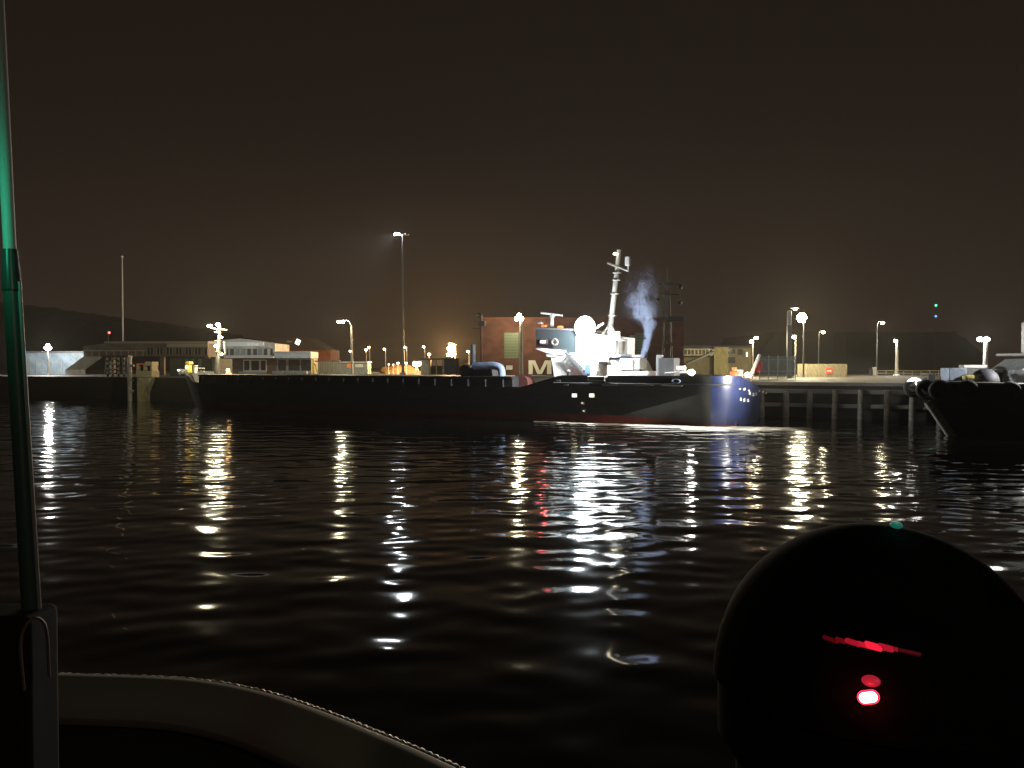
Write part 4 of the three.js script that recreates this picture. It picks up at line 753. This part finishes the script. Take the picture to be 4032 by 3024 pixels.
// ---------------------------------------------------------------- tug at the right, bow towards the stern of the ship
{
  const t = thing('harbour_tug', 'black harbour tug bow hung with big tyres at the right edge', 'tug', [25.2, 0, -49.2], { turn: 0.1 });
  // own axes: x from the stem (0) aft, z to the near side
  const Lh = 20, hb = (s, h) => { const f = Math.max(0, Math.min(1, s / 6.5)); return (0.12 + 3.6 * Math.pow(f, 0.62)) * lerp(0.72, 1, Math.min(1, Math.max(0, h) / 3)); };
  const top = (s) => 3.05 - 0.35 * sst(s, 0, 10), rk = (s, h) => -0.72 * h * Math.max(0, 1 - s / 9);
  const grid = (side, lo, hi) => {
    const pos = [], uv = [], idx = [], n = 60, R = 10; for (let i = 0; i <= n; i++) { const s = Lh * Math.pow(i / n, 1.7); for (let j = 0; j <= R; j++) { const h = lerp(lo, hi(s), j / R); pos.push(s + rk(s, h), h, side * hb(s, h)); uv.push(s, h); if (i < n && j < R) { const c = i * (R + 1) + j, e = c + R + 1; side > 0 ? idx.push(c, e, c + 1, c + 1, e, e + 1) : idx.push(c, c + 1, e, c + 1, e + 1, e); } } }
    const g = new THREE.BufferGeometry(); g.setAttribute('position', new THREE.Float32BufferAttribute(pos, 3)); g.setAttribute('uv', new THREE.Float32BufferAttribute(uv, 2)); g.setIndex(idx); g.computeVertexNormals(); return g;
  };
  mk(t, 'hull', merge([grid(1, -0.8, top), grid(-1, -0.8, top)]), M.hull);
  { const P = []; for (let i = 0; i <= 30; i++) { const s = Lh * i / 30; P.push([s + rk(s, 2.3), -hb(s, 2.3) + 0.05]); } for (let i = 30; i >= 0; i--) { const s = Lh * i / 30; P.push([s + rk(s, 2.3), hb(s, 2.3) - 0.05]); } mk(t, 'deck', extrude(P, 0.08).rotateX(-Math.PI / 2), M.darkGrey, [0, 2.25, 0]); }
  { const P = []; for (let i = 0; i <= 40; i++) { const s = Lh * Math.pow(i / 40, 1.5); P.push(V(s + rk(s, top(s)), top(s) + 0.03, hb(s, top(s)))); } mk(t, 'gunwale', tube(P, 0.07, 80, 8), M.white); const Q = P.map((p) => V(p.x, p.y, -p.z)); mk(t, 'gunwale', tube(Q, 0.07, 80, 8), M.white); }
  // pale stem fender
  { const P = []; for (let i = 0; i <= 10; i++) { const h = lerp(-0.3, 2.0, i / 10); P.push(V(rk(0, h) - 0.16, h, 0.24)); } mk(t, 'stem_fender', tube(P, 0.24, 24, 12), mat(0.6, 0.57, 0.46, 0.8, { map: rep(weather, 3, 1) })); }
  for (const s of [0.05, 0.45, 1.42, 3.0, 4.3, 5.7, 7.1]) { const h = top(s) - 0.42, e = 0.05, nx = -(hb(s + e, h) - hb(s, h)) / e; const ty = mk(t, 'tyre', new THREE.TorusGeometry(0.43, 0.17, 14, 28), M.rubber, [s + rk(s, h), h, hb(s, h) + 0.2], [0.12, Math.atan2(nx, 1) * 0.7, 0]); mk(ty, 'chain', bar(V(0, 0.36, -0.12), V(0, 0.74, -0.14), 0.035), M.galv); }
  for (let i = 0; i < 3; i++) { const s = 0.2 + i * 1.2, h = top(s) - 0.3; mk(t, 'tyre', new THREE.TorusGeometry(0.43, 0.17, 14, 28), M.rubber, [s + rk(s, h) - 0.1, h, -hb(s, h) - 0.2], [0, -0.6, 0]); }
  // gear on deck
  mk(t, 'blue_locker', rbox(1.1, 0.75, 0.9, 0.06), M.paleBlue, [0.4, 3.5, -0.5]); mk(t, 'locker_plinth', box(1.0, 0.9, 0.8), M.darkGrey, [0.4, 2.7, -0.5]);
  mk(t, 'yellow_box', rbox(0.55, 0.24, 0.4, 0.08), M.yellow, [0.5, 3.36, 0.7]); mk(t, 'box_stand', box(0.45, 0.95, 0.3), M.darkGrey, [0.5, 2.77, 0.7]);
  mk(t, 'winch_cover', new THREE.SphereGeometry(1, 28, 14, 0, 6.3, 0, 1.57).scale(0.78, 0.75, 0.7), mat(0.08, 0.085, 0.11, 0.6), [1.65, 3.1, 0.5]); mk(t, 'winch_bed', cyl(0.7, 0.7, 0.85, 24), M.darkGrey, [1.65, 2.68, 0.5]);
  for (const [x, y, z, w] of [[0.95, 3.78, -1.0, 0.45], [2.2, 3.95, -1.4, 1.5], [3.1, 3.7, -0.6, 0.6]]) { mk(t, 'white_locker', rbox(w, 0.2, 0.5, 0.05), M.white, [x, y, z]); mk(t, 'locker_plinth', box(w * 0.8, y - 2.4, 0.4), M.darkGrey, [x, (y + 2.2) / 2 - 0.02, z]); }
  mk(t, 'wheelhouse', extrude([[3.9, 2.3], [3.4, 3.75], [4.3, 4.35], [8.5, 4.5], [8.5, 2.3]], 3, 0.04), M.whiteShip, [0, 0, -1.5]); mk(t, 'wheelhouse_roof', bx(3.9, 8.8, 4.56, 4.72, -1.8, 1.8, 0.05), M.whiteShip); mk(t, 'upper_wheelhouse', bx(5.2, 8.4, 4.72, 6.6, -1.4, 1.4, 0.08), M.whiteShip);
  mk(t, 'floodlight_arm', bar(V(5.3, 5.4, 1.4), V(4.9, 5.5, 2.3), 0.05), M.white); lampLight(t, V(4.8, 5.4, 2.4), 'white', 75, 0.2, { k: 25, name: 'deck_floodlight' });
  // bow work light in a hood, turned to the ship's stern
  const lp = V(-1.55, 3.25, 0.25); mk(t, 'work_light_post', bar(V(-1.3, 2.3, 0.2), V(-1.3, 3.3, 0.25), 0.05), M.grey);
  mk(t, 'work_light_hood', rbox(0.1, 0.5, 0.6, 0.04), M.darkSteel, [-1.36, 3.25, 0.25]); mk(t, 'hood_side', rbox(0.42, 0.5, 0.06, 0.02), M.darkSteel, [-1.58, 3.25, 0.56]); mk(t, 'hood_top', rbox(0.42, 0.06, 0.62, 0.02), M.darkSteel, [-1.58, 3.53, 0.25]);
  mk(t, 'work_light_lens', cyl(0.2, 0.2, 0.06, 20).rotateZ(1.57), glow(1, 0.98, 0.92, 20), [-1.44, 3.25, 0.25]);
  const s = new THREE.SpotLight(new THREE.Color(1, 0.97, 0.9), 1900, 0, 0.66, 0.6); s.position.copy(lp); s.target.position.set(-10, 0.9, -7.2); s.castShadow = true; s.shadow.radius = 9; s.name = 'work_light_beam'; t.add(s, s.target);
}

// ---------------------------------------------------------------- own boat in the foreground
{
  const t = thing('workboat', 'dark workboat deck edge with pale curved rail and green lit pole', 'boat', [0, 2, 0]);
  const R = [[-4.2, -2.9], [-3.2, -3.22], [-2.4, -3.28], [-1.78, -3.22], [-1.23, -3.16], [-0.96, -3.05], [-0.74, -2.9], [-0.54, -2.74], [-0.356, -2.585], [-0.19, -2.43], [0.1, -2.16], [0.5, -1.8], [0.9, -1.4], [1.2, -0.8], [1.3, 0], [1.3, 1.5]];
  const rail = new THREE.CatmullRomCurve3(R.map(([x, z]) => V(x, 0.745, z)));
  { // broad rounded cap rail swept along the curve
    const n = 140, K = 14, pos = [], idx = [];
    for (let i = 0; i <= n; i++) { const p = rail.getPointAt(i / n), tg = rail.getTangentAt(i / n), nx = -tg.z, nz = tg.x; for (let k = 0; k <= K; k++) { const a = k / K * 6.2832, u = Math.cos(a), v = Math.sin(a), w = 0.1 * Math.sign(u) * Math.pow(Math.abs(u), 0.75), h = 0.06 * Math.sign(v) * Math.pow(Math.abs(v), 0.75); pos.push(p.x + nx * w, p.y + h - w * 0.28, p.z + nz * w); if (i < n && k < K) { const c = i * (K + 1) + k, e = c + K + 1; idx.push(c, c + 1, e, c + 1, e + 1, e); } } }
    const g = new THREE.BufferGeometry(); g.setAttribute('position', new THREE.Float32BufferAttribute(pos, 3)); g.setIndex(idx); g.computeVertexNormals(); mk(t, 'cap_rail', g, mat(0.3, 0.26, 0.235, 0.75, { }));
  }
  { // twisted rope edging on the outer side of the rail
    const strands = []; for (const ph of [0, 2.094, 4.188]) { const P = []; for (let i = 0; i <= 900; i++) { const f = 0.12 + 0.62 * i / 900, p = rail.getPointAt(f), tg = rail.getTangentAt(f), nx = tg.z, nz = -tg.x, a = i * 0.42 + ph; P.push(V(p.x + nx * (0.103 + 0.006 * Math.cos(a)), p.y + 0.045 + 0.006 * Math.sin(a), p.z + nz * (0.103 + 0.006 * Math.cos(a)))); } strands.push(new THREE.TubeGeometry(new THREE.CatmullRomCurve3(P), 1800, 0.0105, 6)); }
    mk(t, 'rope_edging', merge(strands), mat(0.34, 0.32, 0.3, 0.45));
  }
  { const pos = [], idx = [], n = 100; for (let i = 0; i <= n; i++) { const p = rail.getPointAt(i / n), tg = rail.getTangentAt(i / n); for (const [o, y] of [[0, 0], [0, 0.74], [0.05, 0.74], [0.05, 0]]) pos.push(p.x - tg.z * (o - 0.025), y, p.z + tg.x * (o - 0.025)); if (i < n) for (let k = 0; k < 3; k++) { const c = i * 4 + k, e = c + 4; idx.push(c, c + 1, e, c + 1, e + 1, e); } } const g = new THREE.BufferGeometry(); g.setAttribute('position', new THREE.Float32BufferAttribute(pos, 3)); g.setIndex(idx); g.computeVertexNormals(); mk(t, 'bulwark', g, M.darkSteel); }
  { const P = rail.getPoints(80).map((p) => [p.x, -p.z]); P.push([-4.2, -1.5]); mk(t, 'deck', extrude(P, 0.06).rotateX(-Math.PI / 2), mat(0.03, 0.028, 0.027, 0.8), [0, -0.06, 0]); const hull = extrude(P, 2.3).rotateX(-Math.PI / 2); mk(t, 'hull', hull, M.darkSteel, [0, -2.4, 0]); }
  // dim warm lamp over the wheelhouse door behind the viewer: what lights the rail
  mk(t, 'door_lamp_back', rbox(0.2, 0.12, 0.04, 0.02), M.darkSteel, [0.95, 2.75, 1.12]); mk(t, 'door_lamp_post', bar(V(0.95, 0, 1.16), V(0.95, 2.85, 1.16), 0.03), M.darkSteel);
  mk(t, 'door_lamp', rbox(0.14, 0.07, 0.06, 0.02), glow(1, 0.6, 0.42, 3), [0.95, 2.75, 1.06]);
  const dl = new THREE.PointLight(new THREE.Color(1, 0.76, 0.6), 0.6); dl.position.set(0.95, 2.75, 0.98); dl.castShadow = true; dl.shadow.radius = 2.5; dl.name = 'door_lamp_glow'; t.add(dl);
  // locker with a corner handle, and the pole rising from it
  const d = 2.0, ltop = Y(2400, d) - 2, lx = X(175, d);
  mk(t, 'locker', bx(lx - 1.3, lx, 0, ltop, -d - 0.06, -d + 0.08, 0.02), mat(0.016, 0.005, 0.004, 0.9, { map: rep(weather, 1, 1) }));
  mk(t, 'locker_handle', tube([V(lx - 0.005, ltop - 0.16, -d + 0.09), V(lx - 0.005, ltop - 0.03, -d + 0.095), V(lx + 0.012, ltop + 0.0, -d + 0.08), V(lx + 0.02, ltop - 0.02, -d + 0.05), V(lx + 0.02, ltop - 0.15, -d + 0.03)], 0.0035, 24, 8), mat(0.14, 0.1, 0.09, 0.5));
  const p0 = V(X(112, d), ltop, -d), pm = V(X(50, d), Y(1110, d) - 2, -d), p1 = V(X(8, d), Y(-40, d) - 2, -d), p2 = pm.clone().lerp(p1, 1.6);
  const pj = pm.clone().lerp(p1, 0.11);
  mk(t, 'lower_pole', bar(p0, pm, 0.020, 0.0185, 20), mat(0.05, 0.1, 0.085, 0.4));  // colour made darker to stand in for shade below the collar
  mk(t, 'pole_batten', bar(p0.clone().add(V(0.022, 0, 0.004)), pm.clone().add(V(0.0205, 0, 0.004)), 0.0045, 0.0045, 8), mat(0.3, 0.3, 0.3, 0.5));
  mk(t, 'pole_collar', bar(pm.clone().add(V(0.0015, -0.02, 0)), pj, 0.0215, 0.016, 20), mat(0.05, 0.06, 0.055, 0.25));
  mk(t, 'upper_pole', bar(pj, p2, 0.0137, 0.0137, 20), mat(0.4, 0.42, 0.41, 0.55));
  // green starboard light above the frame
  const gl = V(X(-420, 1.72), Y(780, 1.72) - 2, -1.72); mk(t, 'sidelight_bracket', bar(p2.clone().lerp(pj, 0.3), gl.clone().add(V(0, 0.06, 0)), 0.008), M.darkSteel); mk(t, 'green_sidelight', cyl(0.035, 0.035, 0.08, 18), glow(0.03, 1, 0.5, 4), gl);
  mk(t, 'sidelight_screen', cyl(0.05, 0.05, 0.012, 18), M.black, gl.clone().add(V(0, -0.048, 0))); mk(t, 'sidelight_cap', cyl(0.045, 0.045, 0.02, 18), M.black, gl.clone().add(V(0, 0.055, 0)));  // lower disc added out of view to keep green light off the rail
  const l = new THREE.PointLight(new THREE.Color(0.07, 1, 0.6), 0.034); l.position.copy(gl); l.castShadow = true; l.shadow.radius = 1.5; l.name = 'green_sidelight_glow'; t.add(l);
}
{ // dark dome with red lamps
  const C = V(0.385, 3.668, -0.9), r = 0.164, t = thing('binnacle', 'dark rounded dome with glowing red lamp and red slot in right foreground', 'binnacle', [C.x, 2, C.z]);
  const y = C.y - 2, dark = mat(0.007, 0.008, 0.008, 0.95, { physical: true, specularIntensity: 0.06, map: rep(weather, 3, 2) });
  const dg = new THREE.SphereGeometry(r, 96, 48, 0, 6.2832, 0, 1.5708), dp = dg.attributes.position; // slack canvas cover: soft folds
  for (let i = 0; i < dp.count; i++) { const x = dp.getX(i), q = dp.getY(i), z = dp.getZ(i), k = 1 + 0.02 * noise.noise(x * 9, q * 5, z * 9) + 0.008 * Math.sin(Math.atan2(z, x) * 14) * (1 - q / r); dp.setXYZ(i, x * k * 1.02, q * (1 + 0.015 * noise.noise(x * 9, 3, z * 9)), z * k * 1.02); }
  dg.computeVertexNormals(); mk(t, 'dome', dg, dark, [0, y, 0]);
  mk(t, 'pedestal', new THREE.LatheGeometry([[r, y], [r, y - 0.06], [r - 0.02, y - 0.09], [0.15, 0.6], [0.16, 0.1], [0.22, 0.03], [0.22, 0]].map(([a, b]) => new THREE.Vector2(a, b)), 40), dark);
  const onDome = (px, py, out = 0) => { // where a line of sight meets the dome
    const u = (px - CX) / FOCAL, v = -(py - HY) / FOCAL, dir = V(u, v, -1).normalize(), o = V(0, EYE, 0).sub(C), b = o.dot(dir), c = o.lengthSq() - (r + out) ** 2, q = b * b - c;
    const p = q > 0 ? o.clone().addScaledVector(dir, -b - Math.sqrt(q)) : o.clone().addScaledVector(dir, -b); return p;
  };
  const fix = (name, geo, m, p, roll = 0) => { const o = mk(t, name, geo, m, [p.x, y + p.y, p.z]); o.lookAt(o.getWorldPosition(V(0, 0, 0)).add(p)); o.rotateZ(roll); return o; };
  for (const [px, py, w, h, k] of [[3278, 2524, 0.015, 0.005, 0.035], [3318, 2528, 0.01, 0.006, 0.06], [3366, 2536, 0.014, 0.0065, 0.2], [3405, 2545, 0.011, 0.006, 0.28], [3448, 2552, 0.016, 0.0085, 0.55], [3497, 2558, 0.014, 0.008, 0.22], [3530, 2563, 0.008, 0.006, 0.12], [3590, 2575, 0.02, 0.005, 0.02]])
    fix('red_strip_light', rbox(w, h * 0.75, 0.004, 0.002), lens(1, 0.015, 0.05, k * 0.8), onDome(px, py, 0.002), -0.16);
  const pl = onDome(3430, 2755, 0.006), pill = fix('red_lamp', new THREE.CapsuleGeometry(0.0062, 0.0065, 8, 20).rotateZ(1.57).scale(1, 1, 0.5), lens(1, 0.03, 0.07, 0.9), pl, 0.28); mk(pill, 'lamp_core', new THREE.CapsuleGeometry(0.0047, 0.0062, 8, 18).rotateZ(1.57).scale(1, 1, 0.45), glow(1, 0.42, 0.45, 4), [0, 0, 0.0016]);
  fix('red_marker_light', new THREE.SphereGeometry(0.006, 16, 10).scale(1.35, 0.85, 0.5), lens(1, 0.03, 0.07, 0.16), onDome(3440, 2690, 0.003));
  const rp = new THREE.PointLight(new THREE.Color(1, 0.04, 0.06), 0.0012); rp.position.set(pl.x * 1.1, y + pl.y * 1.1, pl.z * 1.1); rp.castShadow = true; rp.shadow.radius = 0.3; rp.name = 'red_lamp_glow'; t.add(rp);
  const gt = onDome(3535, 2070, 0.004), gp = fix('green_lamp', new THREE.SphereGeometry(0.005, 14, 10).scale(0.9, 1.25, 0.7), lens(0.03, 0.6, 0.42, 0.07), gt, 0.5);
  const g2 = new THREE.PointLight(new THREE.Color(0.03, 1, 0.6), 0.00015); g2.position.set(gt.x * 1.06, y + gt.y * 1.06, gt.z * 1.06); g2.castShadow = true; g2.shadow.radius = 0.2; g2.name = 'green_lamp_glow'; t.add(g2);
}

renderer.render(scene, camera);
